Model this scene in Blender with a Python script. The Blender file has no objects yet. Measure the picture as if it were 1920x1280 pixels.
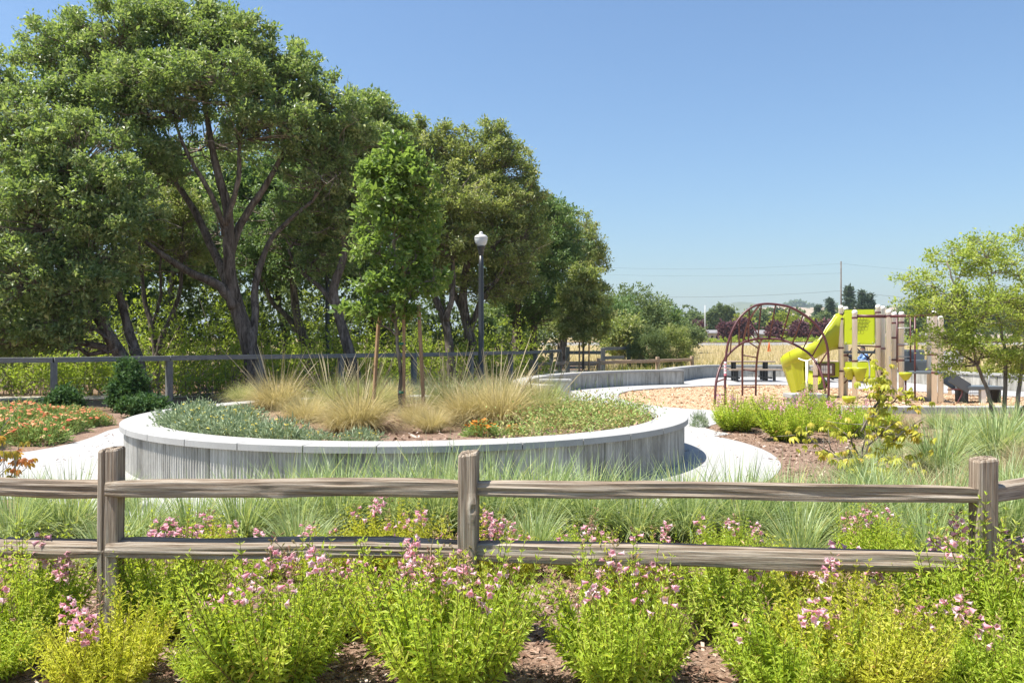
import bpy, bmesh, math, random
import numpy as np
from mathutils import Vector, Matrix
from mathutils.geometry import delaunay_2d_cdt

SC = bpy.context.scene
COL = SC.collection
R = math.radians

# ------------------------------------------------------------------ camera, sky, sun, exposure
EYE, FPX = 1.5, 1530.0
cam_d = bpy.data.cameras.new('camera')
cam_d.sensor_width = 36.0
cam_d.lens = FPX / 1920 * 36.0
cam_d.clip_start = 0.1
cam_d.clip_end = 12000
cam = bpy.data.objects.new('camera', cam_d)
cam.location = (0, 0, EYE)
cam.rotation_euler = (R(90), 0, 0)
COL.objects.link(cam)
SC.camera = cam

SUN_EL = 64.0
sun_vec = Vector((-math.cos(R(SUN_EL)), -0.10, math.sin(R(SUN_EL)))).normalized()
world = bpy.data.worlds.new('World')
SC.world = world
world.use_nodes = True
wn = world.node_tree.nodes
wl = world.node_tree.links
sky = wn.new('ShaderNodeTexSky')
sky.sky_type = 'NISHITA'
sky.sun_disc = False
sky.sun_elevation = R(SUN_EL)
sky.sun_rotation = math.atan2(sun_vec.x, sun_vec.y)
sky.altitude = 0
sky.air_density = 1.3
sky.dust_density = 1.2
sky.ozone_density = 8.0
bg = wn['Background']
bg.inputs['Strength'].default_value = 0.065
wl.new(sky.outputs[0], bg.inputs['Color'])

sun_d = bpy.data.lights.new('sun', 'SUN')
sun_d.energy = 3.9
sun_d.angle = R(0.53)
sun_d.color = (1.0, 0.95, 0.87)
sun = bpy.data.objects.new('sun', sun_d)
sun.rotation_euler = sun_vec.to_track_quat('Z', 'Y').to_euler()
sun.location = (-30, 0, 60)
COL.objects.link(sun)

SC.view_settings.view_transform = 'Standard'
SC.view_settings.look = 'None'
SC.view_settings.exposure = 1.38
SC.view_settings.gamma = 1.0
SC.view_settings.use_curve_mapping = False
SC.render.engine = 'CYCLES'
SC.cycles.max_bounces = 6
SC.cycles.diffuse_bounces = 3
SC.cycles.glossy_bounces = 2
SC.cycles.transmission_bounces = 4
SC.cycles.transparent_max_bounces = 4
SC.cycles.use_denoising = True

# ------------------------------------------------------------------ helpers
def P(px, py, Y):
    return np.array([(px - 960) / FPX * Y, Y, EYE - (py - 640) / FPX * Y])

def G(px, py, z=0.0):
    Y = (EYE - z) * FPX / (py - 640)
    return ((px - 960) / FPX * Y, Y)

def rg(seed):
    return np.random.default_rng(seed)

def unit(v):
    n = np.linalg.norm(v, axis=-1, keepdims=True)
    return v / np.maximum(n, 1e-9)

def mesh_np(name, V, faces, attrs=None, smooth=False):
    V = np.asarray(V, dtype=np.float32)
    me = bpy.data.meshes.new(name)
    faces = [np.asarray(f, dtype=np.int32) for f in faces if len(f)]
    me.vertices.add(len(V))
    me.vertices.foreach_set('co', V.ravel())
    loops = np.concatenate([f.ravel() for f in faces])
    tot = np.concatenate([np.full(len(f), f.shape[1], dtype=np.int32) for f in faces])
    start = np.concatenate([[0], np.cumsum(tot)[:-1]]).astype(np.int32)
    me.loops.add(len(loops))
    me.loops.foreach_set('vertex_index', loops)
    me.polygons.add(len(tot))
    me.polygons.foreach_set('loop_start', start)
    me.polygons.foreach_set('use_smooth', np.full(len(tot), bool(smooth)))
    me.update(calc_edges=True)
    if attrs:
        for k, a in attrs.items():
            at = me.attributes.new(k, 'FLOAT', 'POINT')
            at.data.foreach_set('value', np.asarray(a, dtype=np.float32))
    return me

class MB:
    """collects shapes and links them as one mesh object"""
    def __init__(self):
        self.V = []; self.F = []; self.A = []; self.n = 0
    def add(self, V, faces, rnd=0.5):
        V = np.asarray(V, dtype=float)
        for f in faces:
            f = np.asarray(f, dtype=np.int64)
            if len(f): self.F.append(f + self.n)
        self.V.append(V)
        self.A.append(np.broadcast_to(np.asarray(rnd, dtype=float), (len(V),)).copy())
        self.n += len(V)
        return self
    def box(self, c, s, rz=0.0, rnd=0.5, M=None):
        x, y, z = np.array(s) / 2
        V = np.array([[-x,-y,-z],[x,-y,-z],[x,y,-z],[-x,y,-z],[-x,-y,z],[x,-y,z],[x,y,z],[-x,y,z]])
        if M is not None: V = V @ np.asarray(M).T
        if rz:
            ca, sa = math.cos(rz), math.sin(rz)
            V = V @ np.array([[ca, sa, 0], [-sa, ca, 0], [0, 0, 1]])
        return self.add(V + np.asarray(c), [[[0,3,2,1],[4,5,6,7],[0,1,5,4],[1,2,6,5],[2,3,7,6],[3,0,4,7]]], rnd)
    def bbox(self, c, s, b=0.01, rz=0.0):
        """box with chamfered edges"""
        bm = bmesh.new()
        bmesh.ops.create_cube(bm, size=1)
        bmesh.ops.scale(bm, vec=s, verts=bm.verts)
        bmesh.ops.bevel(bm, geom=list(bm.edges), offset=b, segments=2, profile=0.6, affect='EDGES')
        bm.verts.index_update()
        V = np.array([v.co[:] for v in bm.verts])
        fs = {}
        for f in bm.faces: fs.setdefault(len(f.verts), []).append([v.index for v in f.verts])
        bm.free()
        if rz:
            ca, sa = math.cos(rz), math.sin(rz)
            V = V @ np.array([[ca, sa, 0], [-sa, ca, 0], [0, 0, 1]])
        return self.add(V + np.asarray(c), list(fs.values()))
    def tube(self, pts, rad, sides=8, caps=True, rnd=0.5):
        V, F = tube(pts, rad, sides)
        n = len(pts)
        fs = [F]
        if caps:
            fs.append(np.array([list(range(sides))[::-1], list(range((n-1)*sides, n*sides))]))
        return self.add(V, fs, rnd)
    def lathe(self, prof, c=(0,0,0), sides=20, rnd=0.5):
        """prof: list of (r, z)"""
        a = np.arange(sides) / sides * 2 * np.pi
        V = np.concatenate([np.stack([r*np.cos(a), r*np.sin(a), np.full(sides, z)], 1) for r, z in prof])
        F = grid_faces(len(prof), sides, True)
        fs = [F, np.array([list(range(sides))[::-1], list(range((len(prof)-1)*sides, len(prof)*sides))])]
        return self.add(V + np.asarray(c), fs, rnd)
    def build(self, name, mat, parent=None, smooth=False, **kw):
        me = mesh_np(name, np.concatenate(self.V), self._faces(), {'rnd': np.concatenate(self.A)}, smooth)
        return link(name, me, mat, parent, **kw)
    def _faces(self):
        d = {}
        for f in self.F: d.setdefault(f.shape[1], []).append(f)
        return [np.concatenate(v) for v in d.values()]

def grid_faces(rows, cols, wrap):
    i = np.arange(rows - 1)[:, None] * cols
    j = np.arange(cols if wrap else cols - 1)[None, :]
    j2 = (j + 1) % cols
    return np.stack([i + j, i + j2, i + cols + j2, i + cols + j], -1).reshape(-1, 4)

def tube(pts, rad, sides=8):
    pts = np.asarray(pts, dtype=float)
    rad = np.broadcast_to(np.asarray(rad, dtype=float), (len(pts),))
    t = np.gradient(pts, axis=0)
    t = unit(t)
    ref = np.array([0.0, 0.0, 1.0]) if abs(t[0][2]) < 0.9 else np.array([1.0, 0.0, 0.0])
    V = []
    u = unit(np.cross(t[0], ref))
    a = np.arange(sides) / sides * 2 * np.pi
    for k in range(len(pts)):
        u = unit(u - t[k] * np.dot(u, t[k]))
        w = np.cross(t[k], u)
        V.append(pts[k] + rad[k] * (np.cos(a)[:, None] * u + np.sin(a)[:, None] * w))
    return np.concatenate(V), grid_faces(len(pts), sides, True)

def link(name, me, mat, parent=None, label=None, cat=None, group=None, kind=None, loc=None, rz=None):
    o = bpy.data.objects.new(name, me)
    COL.objects.link(o)
    if mat is not None and len(me.materials) == 0: me.materials.append(mat)
    if parent is not None: o.parent = parent
    if loc is not None: o.location = loc
    if rz is not None: o.rotation_euler = (0, 0, rz)
    return tag(o, label, cat, group, kind)

def tag(o, label=None, cat=None, group=None, kind=None):
    if label: o['label'] = label
    if cat: o['category'] = cat
    if group: o['group'] = group
    if kind: o['kind'] = kind
    return o

def thing(name, label, cat, loc=(0,0,0), group=None, rz=0.0):
    o = bpy.data.objects.new(name, None)
    o.empty_display_size = 0.2
    COL.objects.link(o)
    o.location = loc; o.rotation_euler = (0, 0, rz)
    return tag(o, label, cat, group)

def copy_tree(o, parent=None):
    c = o.copy(); COL.objects.link(c)
    if parent is not None: c.parent = parent
    for ch in list(o.children): copy_tree(ch, c)
    return c

ORD = ['first','second','third','fourth','fifth','sixth','seventh','eighth','ninth','tenth','eleventh','twelfth',
       'thirteenth','fourteenth','fifteenth','sixteenth','seventeenth','eighteenth','nineteenth','twentieth',
       'twenty-first','twenty-second','twenty-third','twenty-fourth','twenty-fifth','twenty-sixth','twenty-seventh','twenty-eighth','twenty-ninth','thirtieth']
def nth(i, n):
    return 'leftmost' if i == 0 else ('rightmost' if i == n - 1 else ORD[i] + ' from left')
def nthl(i, n):
    return 'leftmost' if i == 0 else ('rightmost' if i == n - 1 else ORD[i] + '-from-left')

def catmull(pts, per=8, closed=False):
    pts = np.asarray(pts, dtype=float)
    n = len(pts); out = []
    rng_ = range(n if closed else n - 1)
    for i in rng_:
        if closed: p0, p1, p2, p3 = pts[(i-1) % n], pts[i], pts[(i+1) % n], pts[(i+2) % n]
        else: p0, p1, p2, p3 = pts[max(i-1,0)], pts[i], pts[i+1], pts[min(i+2,n-1)]
        for k in range(per):
            t = k / per
            out.append(0.5*((2*p1)+(-p0+p2)*t+(2*p0-5*p1+4*p2-p3)*t*t+(-p0+3*p1-3*p2+p3)*t**3))
    if not closed: out.append(pts[-1])
    return np.array(out)

def resample(pts, step=None, n=None):
    pts = np.asarray(pts, dtype=float)
    d = np.concatenate([[0], np.cumsum(np.linalg.norm(np.diff(pts, axis=0), axis=1))])
    if n is None: n = max(2, int(round(d[-1] / step)) + 1)
    s = np.linspace(0, d[-1], n)
    return np.stack([np.interp(s, d, pts[:, k]) for k in range(pts.shape[1])], 1)

def in_poly(x, y, poly):
    c = False; n = len(poly); j = n - 1
    for i in range(n):
        xi, yi = poly[i][0], poly[i][1]; xj, yj = poly[j][0], poly[j][1]
        if (yi > y) != (yj > y) and x < (xj - xi) * (y - yi) / (yj - yi) + xi: c = not c
        j = i
    return c

def in_poly_np(x, y, poly):
    c = np.zeros(len(x), dtype=bool); n = len(poly); j = n - 1
    for i in range(n):
        xi, yi = poly[i][0], poly[i][1]; xj, yj = poly[j][0], poly[j][1]
        if yi != yj:
            c ^= ((yi > y) != (yj > y)) & (x < (xj - xi) * (y - yi) / (yj - yi) + xi)
        j = i
    return c

# leaves: each a folded pointed blade of two triangles
def leaf_arrays(pos, d, up, L, W, droop=0.0, fold=0.12):
    d = unit(d)
    side = unit(np.cross(d, up)); nrm = np.cross(side, d)
    L = np.broadcast_to(L, (len(pos),))[:, None]; W = np.broadcast_to(W, (len(pos),))[:, None]
    mid = pos + d * L * 0.45 + nrm * W * fold
    V = np.stack([pos, mid + side * W * 0.5, pos + d * L - nrm * L * droop, mid - side * W * 0.5], 1).reshape(-1, 3)
    b = np.arange(len(pos))[:, None] * 4
    F = np.concatenate([b + np.array([[0, 1, 2]]), b + np.array([[0, 2, 3]])])
    return V, F

# narrow grass blades: ribbons that bend over from root to tip
def blades(root, az, L, W, a0, a1, segs, rng, twist=0.6):
    n = len(root)
    h = np.stack([np.cos(az), np.sin(az), np.zeros(n)], 1)
    p = root.copy(); rows = [p.copy()]
    for k in range(segs):
        a = a0 + (a1 - a0) * ((k + 0.5) / segs) ** 1.3
        p = p + (h * np.sin(a)[:, None] + np.array([0, 0, 1.0]) * np.cos(a)[:, None]) * (L / segs)[:, None]
        rows.append(p.copy())
    tw = az + np.pi / 2 + rng.normal(0, twist, n)
    side = np.stack([np.cos(tw), np.sin(tw), np.zeros(n)], 1)
    V = []
    for k, q in enumerate(rows):
        w = W * (1.0 - (k / segs) ** 1.5) * 0.5 + 0.0003
        V.append(np.stack([q - side * w[:, None], q + side * w[:, None]], 1))
    V = np.stack(V, 1)
    m = (segs + 1) * 2
    b = np.arange(n)[:, None] * m
    F = np.concatenate([b + np.array([[2*k, 2*k+1, 2*k+3, 2*k+2]]) for k in range(segs)])
    return V.reshape(-1, 3), F, m

# ------------------------------------------------------------------ materials
def new_mat(name):
    m = bpy.data.materials.new(name); m.use_nodes = True
    nt = m.node_tree
    return m, nt, nt.nodes['Principled BSDF'], nt.nodes['Material Output']

def ramp(nt, cols, src):
    r = nt.nodes.new('ShaderNodeValToRGB')
    e = r.color_ramp.elements
    while len(e) < len(cols): e.new(0.5)
    for k, c in enumerate(cols):
        if len(c) == 4: e[k].position = c[0]; e[k].color = (*c[1:], 1)
        else: e[k].position = k / (len(cols) - 1); e[k].color = (*c, 1)
    nt.links.new(src, r.inputs['Fac'])
    return r

def noise(nt, scale, detail=4, rough=0.6, coord='Object', sc=(1,1,1), dist=0.0):
    tc = nt.nodes.new('ShaderNodeTexCoord'); mp = nt.nodes.new('ShaderNodeMapping')
    mp.inputs['Scale'].default_value = sc
    nt.links.new(tc.outputs[coord], mp.inputs['Vector'])
    n = nt.nodes.new('ShaderNodeTexNoise')
    n.inputs['Scale'].default_value = scale; n.inputs['Detail'].default_value = detail
    n.inputs['Roughness'].default_value = rough; n.inputs['Distortion'].default_value = dist
    nt.links.new(mp.outputs[0], n.inputs['Vector'])
    return n

def bump(nt, bsdf, src, strength=0.3, dist=0.01):
    b = nt.nodes.new('ShaderNodeBump')
    b.inputs['Strength'].default_value = strength; b.inputs['Distance'].default_value = dist
    nt.links.new(src, b.inputs['Height']); nt.links.new(b.outputs[0], bsdf.inputs['Normal'])

def mixc(nt, a, b, fac, mode='MIX'):
    m = nt.nodes.new('ShaderNodeMix'); m.data_type = 'RGBA'; m.blend_type = mode
    for s, v in ((m.inputs['Factor'], fac), (m.inputs['A'], a), (m.inputs['B'], b)):
        if hasattr(v, 'links'): nt.links.new(v, s)
        elif isinstance(v, (int, float)): s.default_value = v
        else: s.default_value = (*v, 1)
    return m.outputs['Result']

def plain(name, col, rough=0.5, metal=0.0, var=0.06, scale=6.0, bmp=0.0, spec=0.5):
    m, nt, b, o = new_mat(name)
    n = noise(nt, scale, 5)
    r = ramp(nt, [tuple(c*(1-var*2) for c in col), tuple(min(1, c*(1+var)) for c in col)], n.outputs['Fac'])
    nt.links.new(r.outputs[0], b.inputs['Base Color'])
    b.inputs['Roughness'].default_value = rough; b.inputs['Metallic'].default_value = metal
    b.inputs['Specular IOR Level'].default_value = spec
    if bmp: bump(nt, b, n.outputs['Fac'], bmp, 0.01)
    return m

def mottled(name, cols, scales=(0.7, 40.0), bmp=0.25, rough=0.85, w=0.5, sc=(1,1,1), dist=0.01):
    m, nt, b, o = new_mat(name)
    n1 = noise(nt, scales[0], 6, 0.65, sc=sc); n2 = noise(nt, scales[1], 3, 0.6, sc=sc)
    ad = nt.nodes.new('ShaderNodeMix'); ad.data_type = 'FLOAT'
    ad.inputs['Factor'].default_value = w
    nt.links.new(n1.outputs['Fac'], ad.inputs['A']); nt.links.new(n2.outputs['Fac'], ad.inputs['B'])
    r = ramp(nt, cols, ad.outputs['Result'])
    nt.links.new(r.outputs[0], b.inputs['Base Color'])
    b.inputs['Roughness'].default_value = rough; b.inputs['Specular IOR Level'].default_value = 0.3
    bump(nt, b, n2.outputs['Fac'], bmp, dist)
    return m

def leaf_mat(name, cols, trans, fac=0.35, rough=0.5, spec=0.35):
    m, nt, b, o = new_mat(name)
    at = nt.nodes.new('ShaderNodeAttribute'); at.attribute_name = 'rnd'
    r = ramp(nt, cols, at.outputs['Fac'])
    nt.links.new(r.outputs[0], b.inputs['Base Color'])
    b.inputs['Roughness'].default_value = rough; b.inputs['Specular IOR Level'].default_value = spec
    t = nt.nodes.new('ShaderNodeBsdfTranslucent')
    tc = mixc(nt, r.outputs[0], trans, 0.6)
    nt.links.new(tc, t.inputs['Color'])
    mx = nt.nodes.new('ShaderNodeMixShader'); mx.inputs[0].default_value = fac
    nt.links.new(b.outputs[0], mx.inputs[1]); nt.links.new(t.outputs[0], mx.inputs[2])
    nt.links.new(mx.outputs[0], o.inputs['Surface'])
    return m

def wood_mat(name, cols, along='X', scale=9.0, streak=14.0, bmp=0.5, knots=True, knot_col=(0.05, 0.028, 0.015)):
    m, nt, b, o = new_mat(name)
    k = {'X': (1/streak, 1, 1), 'Y': (1, 1/streak, 1), 'Z': (1, 1, 1/streak)}[along]
    n1 = noise(nt, scale*9, 7, 0.7, sc=k, dist=0.08)
    n2 = noise(nt, scale*0.35, 4, 0.6, sc=k)
    n3 = noise(nt, scale*17, 4, 0.7, sc=k)
    ad = nt.nodes.new('ShaderNodeMix'); ad.data_type = 'FLOAT'; ad.inputs['Factor'].default_value = 0.30
    nt.links.new(n1.outputs['Fac'], ad.inputs['A']); nt.links.new(n2.outputs['Fac'], ad.inputs['B'])
    r = ramp(nt, cols, ad.outputs['Result'])
    c = r.outputs[0]
    if knots:
        tc = nt.nodes.new('ShaderNodeTexCoord'); mp = nt.nodes.new('ShaderNodeMapping')
        mp.inputs['Scale'].default_value = {'X': (0.55, 1, 1), 'Y': (1, .55, 1), 'Z': (1, 1, .55)}[along]
        nt.links.new(tc.outputs['Object'], mp.inputs['Vector'])
        v = nt.nodes.new('ShaderNodeTexVoronoi'); v.inputs['Scale'].default_value = 3.2
        nt.links.new(mp.outputs[0], v.inputs['Vector'])
        kr = ramp(nt, [(0.0, 1, 1, 1), (0.07, .85, .85, .85), (0.12, 0.12, 0.12, 0.12), (0.2, 0, 0, 0)], v.outputs['Distance'])
        c = mixc(nt, c, knot_col, kr.outputs[0])
    ck = ramp(nt, [(0.0, 0.25, 0.25, 0.25), (0.36, 0.45, 0.45, 0.45), (0.43, 1, 1, 1)], n3.outputs['Fac'])
    c = mixc(nt, c, ck.outputs[0], 0.55, 'MULTIPLY')
    nt.links.new(c, b.inputs['Base Color'])
    b.inputs['Roughness'].default_value = 0.85; b.inputs['Specular IOR Level'].default_value = 0.2
    bump(nt, b, n1.outputs['Fac'], bmp, 0.012)
    return m

M = {}
M['slab'] = mottled('pale_concrete', [(0.3, 0.28, 0.275, 0.265), (0.5, 0.35, 0.345, 0.335), (0.7, 0.415, 0.41, 0.40)], (0.45, 90), 0.12)
M['cap'] = mottled('cast_cap_concrete', [(0.3, 0.26, 0.255, 0.242), (0.5, 0.345, 0.34, 0.325), (0.7, 0.43, 0.425, 0.405)], (1.2, 120), 0.12)
def wall_mat():
    m, nt, b, o = new_mat('fluted_wall_concrete')
    n1 = noise(nt, 1.6, 7, 0.7, sc=(1, 1, 0.55)); n2 = noise(nt, 9, 6, 0.7, sc=(1, 1, .12)); n3 = noise(nt, 60, 3)
    a = mixc(nt, n1.outputs['Color'], n2.outputs['Color'], 0.5)
    s = nt.nodes.new('ShaderNodeSeparateColor'); nt.links.new(a, s.inputs[0])
    r = ramp(nt, [(0.34, 0.17, 0.16, 0.138), (0.46, 0.32, 0.308, 0.275), (0.54, 0.45, 0.436, 0.395), (0.66, 0.58, 0.565, 0.52)], s.outputs[0])
    nt.links.new(r.outputs[0], b.inputs['Base Color']); b.inputs['Roughness'].default_value = 0.9
    b.inputs['Specular IOR Level'].default_value = 0.25
    bump(nt, b, n3.outputs['Fac'], 0.3, 0.006)
    return m
M['wall'] = wall_mat()
M['mulch'] = mottled('bark_mulch', [(0.3, 0.09, 0.052, 0.035), (0.5, 0.25, 0.16, 0.11), (0.7, 0.45, 0.33, 0.25)], (3.0, 55), 1.0, w=0.75, dist=0.03)
def chip_mat():
    m, nt, b, o = new_mat('play_wood_chips')
    tc = nt.nodes.new('ShaderNodeTexCoord')
    v = nt.nodes.new('ShaderNodeTexVoronoi'); v.inputs['Scale'].default_value = 26
    nt.links.new(tc.outputs['Object'], v.inputs['Vector'])
    s = nt.nodes.new('ShaderNodeSeparateColor'); nt.links.new(v.outputs['Color'], s.inputs[0])
    n = noise(nt, 0.9, 5)
    r = ramp(nt, [(0.0, 0.26, 0.14, 0.07), (0.3, 0.45, 0.28, 0.155), (0.7, 0.56, 0.39, 0.24), (1.0, 0.64, 0.51, 0.37)], s.outputs[0])
    c = mixc(nt, r.outputs[0], n.outputs['Fac'], 0.18, 'OVERLAY')
    nt.links.new(c, b.inputs['Base Color']); b.inputs['Roughness'].default_value = 0.95
    bump(nt, b, v.outputs['Distance'], 0.8, 0.04)
    return m
M['chips'] = chip_mat()
M['chip'] = leaf_mat('loose_chip', [(0.0, 0.24, 0.13, 0.065), (0.4, 0.45, 0.285, 0.16), (0.8, 0.56, 0.40, 0.25), (1.0, 0.66, 0.53, 0.39)], (0.1, .06, .04), 0.0, 0.9, 0.1)
M['bark_chip'] = leaf_mat('loose_bark_chip', [(0.0, 0.08, 0.044, 0.03), (0.4, 0.21, 0.125, 0.085), (0.8, 0.37, 0.25, 0.18), (1.0, 0.55, 0.45, 0.37)], (0.1, .06, .04), 0.0, 0.85, 0.2)
M['litter'] = mottled('leaf_litter', [(0.3, 0.07, 0.042, 0.024), (0.5, 0.16, 0.10, 0.06), (0.7, 0.32, 0.22, 0.13)], (1.0, 30), 0.8, w=0.6, dist=0.03)
M['gravel'] = mottled('trail_gravel', [(0.3, 0.30, 0.26, 0.21), (0.6, 0.45, 0.41, 0.35)], (1.5, 60), 0.5)
M['field'] = mottled('dry_field', [(0.25, 0.16, 0.16, 0.055), (0.42, 0.29, 0.225, 0.095), (0.6, 0.37, 0.275, 0.14), (0.8, 0.25, 0.25, 0.09)], (0.05, 2.0), 0.6, w=0.35, dist=0.1)
M['hill'] = mottled('far_hill', [(0.3, 0.27, 0.20, 0.13), (0.55, 0.36, 0.27, 0.18), (0.75, 0.20, 0.18, 0.10)], (0.004, 0.03), 0.2, w=0.35)
M['hill2'] = mottled('wooded_hill', [(0.3, 0.07, 0.09, 0.05), (0.6, 0.14, 0.15, 0.09), (0.8, 0.22, 0.20, 0.13)], (0.004, 0.03), 0.2, w=0.4)
M['ballast'] = mottled('railway_ballast', [(0.3, 0.17, 0.165, 0.155), (0.7, 0.29, 0.28, 0.27)], (0.3, 10), 0.4)
M['rail_wood'] = wood_mat('weathered_rail_wood', [(0.36, 0.055, 0.035, 0.022), (0.44, 0.165, 0.12, 0.082), (0.51, 0.275, 0.22, 0.162), (0.62, 0.42, 0.37, 0.30)], 'X', streak=34)
M['post_wood'] = wood_mat('weathered_post_wood', [(0.36, 0.07, 0.046, 0.03), (0.44, 0.20, 0.15, 0.105), (0.52, 0.31, 0.25, 0.188), (0.63, 0.44, 0.39, 0.315)], 'Z', knots=False, streak=34)
M['grey_wood'] = wood_mat('grey_fence_board', [(0.3, 0.085, 0.092, 0.092), (0.5, 0.18, 0.185, 0.18), (0.7, 0.30, 0.30, 0.29)], 'X', knots=False)
M['grey_post'] = wood_mat('grey_fence_post', [(0.3, 0.085, 0.092, 0.092), (0.5, 0.17, 0.175, 0.17), (0.7, 0.28, 0.28, 0.27)], 'Z', knots=False)
M['stake'] = wood_mat('tan_stake_wood', [(0.3, 0.22, 0.125, 0.065), (0.5, 0.36, 0.23, 0.13), (0.7, 0.48, 0.34, 0.21)], 'Z', knots=False)
M['old_log'] = wood_mat('tan_log', [(0.3, 0.22, 0.145, 0.10), (0.5, 0.40, 0.29, 0.21), (0.7, 0.52, 0.41, 0.31)], 'X', knots=False)
M['table_wood'] = wood_mat('table_plank', [(0.3, 0.27, 0.20, 0.145), (0.5, 0.36, 0.28, 0.21), (0.7, 0.45, 0.37, 0.29)], 'X', knots=False)
def bark_mat(name, cols):
    m, nt, b, o = new_mat(name)
    n1 = noise(nt, 9, 7, 0.7, sc=(1, 1, 0.22), dist=0.8); n2 = noise(nt, 1.2, 4)
    r = ramp(nt, cols, n1.outputs['Fac'])
    c = mixc(nt, r.outputs[0], n2.outputs['Fac'], 0.35, 'OVERLAY')
    nt.links.new(c, b.inputs['Base Color']); b.inputs['Roughness'].default_value = 0.95
    b.inputs['Specular IOR Level'].default_value = 0.15
    bump(nt, b, n1.outputs['Fac'], 0.9, 0.04)
    return m
M['bark'] = bark_mat('oak_bark', [(0.35, 0.045, 0.035, 0.028), (0.5, 0.13, 0.105, 0.086), (0.65, 0.25, 0.21, 0.18)])
M['pale_bark'] = bark_mat('pale_bark', [(0.35, 0.09, 0.075, 0.055), (0.5, 0.21, 0.18, 0.14), (0.65, 0.36, 0.32, 0.27)])
M['twig'] = bark_mat('twig_bark', [(0.35, 0.10, 0.078, 0.06), (0.6, 0.30, 0.25, 0.205)])

M['oak'] = leaf_mat('oak_leaf', [(0.0, 0.068, 0.119, 0.051), (0.32, 0.131, 0.202, 0.077), (0.58, 0.234, 0.302, 0.121), (0.85, 0.525, 0.547, 0.253), (1.0, 0.663, 0.665, 0.341)], (0.392, 0.541, 0.063), 0.42, 0.42, 0.5)
M['oak2'] = leaf_mat('olive_oak_leaf', [(0.0, 0.077, 0.118, 0.044), (0.32, 0.154, 0.202, 0.072), (0.58, 0.275, 0.308, 0.116), (0.85, 0.528, 0.504, 0.22), (1.0, 0.66, 0.616, 0.308)], (0.439, 0.543, 0.063), 0.42, 0.45, 0.4)
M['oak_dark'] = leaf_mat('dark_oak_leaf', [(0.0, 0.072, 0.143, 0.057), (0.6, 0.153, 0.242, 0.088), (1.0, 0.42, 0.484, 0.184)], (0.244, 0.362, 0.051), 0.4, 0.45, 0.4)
M['young_oak'] = leaf_mat('bright_oak_leaf', [(0.0, 0.061, 0.117, 0.032), (0.45, 0.14, 0.221, 0.053), (0.8, 0.262, 0.347, 0.092), (1.0, 0.49, 0.489, 0.238)], (0.356, 0.519, 0.064), 0.45, 0.42, 0.4)
M['thicket'] = leaf_mat('thicket_leaf', [(0.0, 0.075, 0.124, 0.026), (0.5, 0.225, 0.3, 0.049), (0.85, 0.45, 0.494, 0.086), (1.0, 0.629, 0.565, 0.152)], (0.55, 0.71, 0.05), 0.5, 0.5, 0.3)
M['dark_shrub'] = leaf_mat('dark_shrub_leaf', [(0.0, 0.034, 0.073, 0.028), (0.6, 0.068, 0.136, 0.043), (1.0, 0.162, 0.227, 0.074)], (0.125, 0.251, 0.034), 0.25, 0.55, 0.15)
M['pale_tree'] = leaf_mat('small_pale_leaf', [(0.0, 0.188, 0.253, 0.046), (0.5, 0.375, 0.446, 0.077), (1.0, 0.641, 0.637, 0.173)], (0.44, 0.587, 0.077), 0.48, 0.45, 0.35)
M['far_green'] = leaf_mat('far_green_leaf', [(0.0, 0.075, 0.119, 0.051), (0.6, 0.15, 0.203, 0.085), (1.0, 0.284, 0.321, 0.126)], (0.255, 0.332, 0.064), 0.3, 0.6, 0.2)
M['far_yellow'] = leaf_mat('far_yellow_leaf', [(0.0, 0.15, 0.19, 0.025), (0.6, 0.26, 0.30, 0.035), (1.0, 0.37, 0.38, 0.07)], (0.4, 0.45, 0.04), 0.35, 0.6, 0.2)
M['conifer'] = leaf_mat('conifer_needle', [(0.0, 0.039, 0.072, 0.046), (0.6, 0.078, 0.117, 0.072), (1.0, 0.143, 0.182, 0.111)], (0.114, 0.171, 0.057), 0.2, 0.6, 0.2)
M['plum'] = leaf_mat('plum_leaf', [(0.0, 0.067, 0.032, 0.04), (0.6, 0.127, 0.06, 0.068), (1.0, 0.226, 0.113, 0.113)], (0.224, 0.067, 0.067), 0.25, 0.5, 0.3)
M['pen_leaf'] = leaf_mat('penstemon_leaf', [(0.0, 0.157, 0.269, 0.034), (0.35, 0.314, 0.459, 0.056), (0.62, 0.504, 0.638, 0.085), (0.9, 0.694, 0.728, 0.187), (0.95, 0.65, 0.582, 0.153), (1.0, 0.56, 0.314, 0.136)], (0.717, 0.784, 0.051), 0.5, 0.42, 0.35)
M['pen_leaf_y'] = leaf_mat('yellow_penstemon_leaf', [(0.0, 0.281, 0.346, 0.035), (0.35, 0.486, 0.54, 0.053), (0.65, 0.648, 0.659, 0.096), (0.9, 0.745, 0.702, 0.176), (0.95, 0.648, 0.54, 0.144), (1.0, 0.54, 0.292, 0.128)], (0.756, 0.756, 0.048), 0.5, 0.42, 0.35)
M['pen_stem'] = leaf_mat('penstemon_stem', [(0.0, 0.12, 0.13, 0.03), (1.0, 0.22, 0.17, 0.06)], (0.2, .2, .05), 0.1, 0.6, 0.2)
M['pink'] = leaf_mat('pink_petal', [(0.0, 0.77, 0.213, 0.333), (0.4, 0.822, 0.413, 0.494), (0.75, 0.85, 0.625, 0.655), (1.0, 0.85, 0.85, 0.85)], (0.9, 0.525, 0.598), .4, 0.5, 0.3)
M['spent'] = leaf_mat('spent_bud', [(0.0, 0.19, 0.19, 0.055), (0.6, 0.32, 0.22, 0.11), (1.0, 0.5, 0.27, 0.22)], (0.3, .2, .1), 0.2, 0.6, 0.2)
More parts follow.
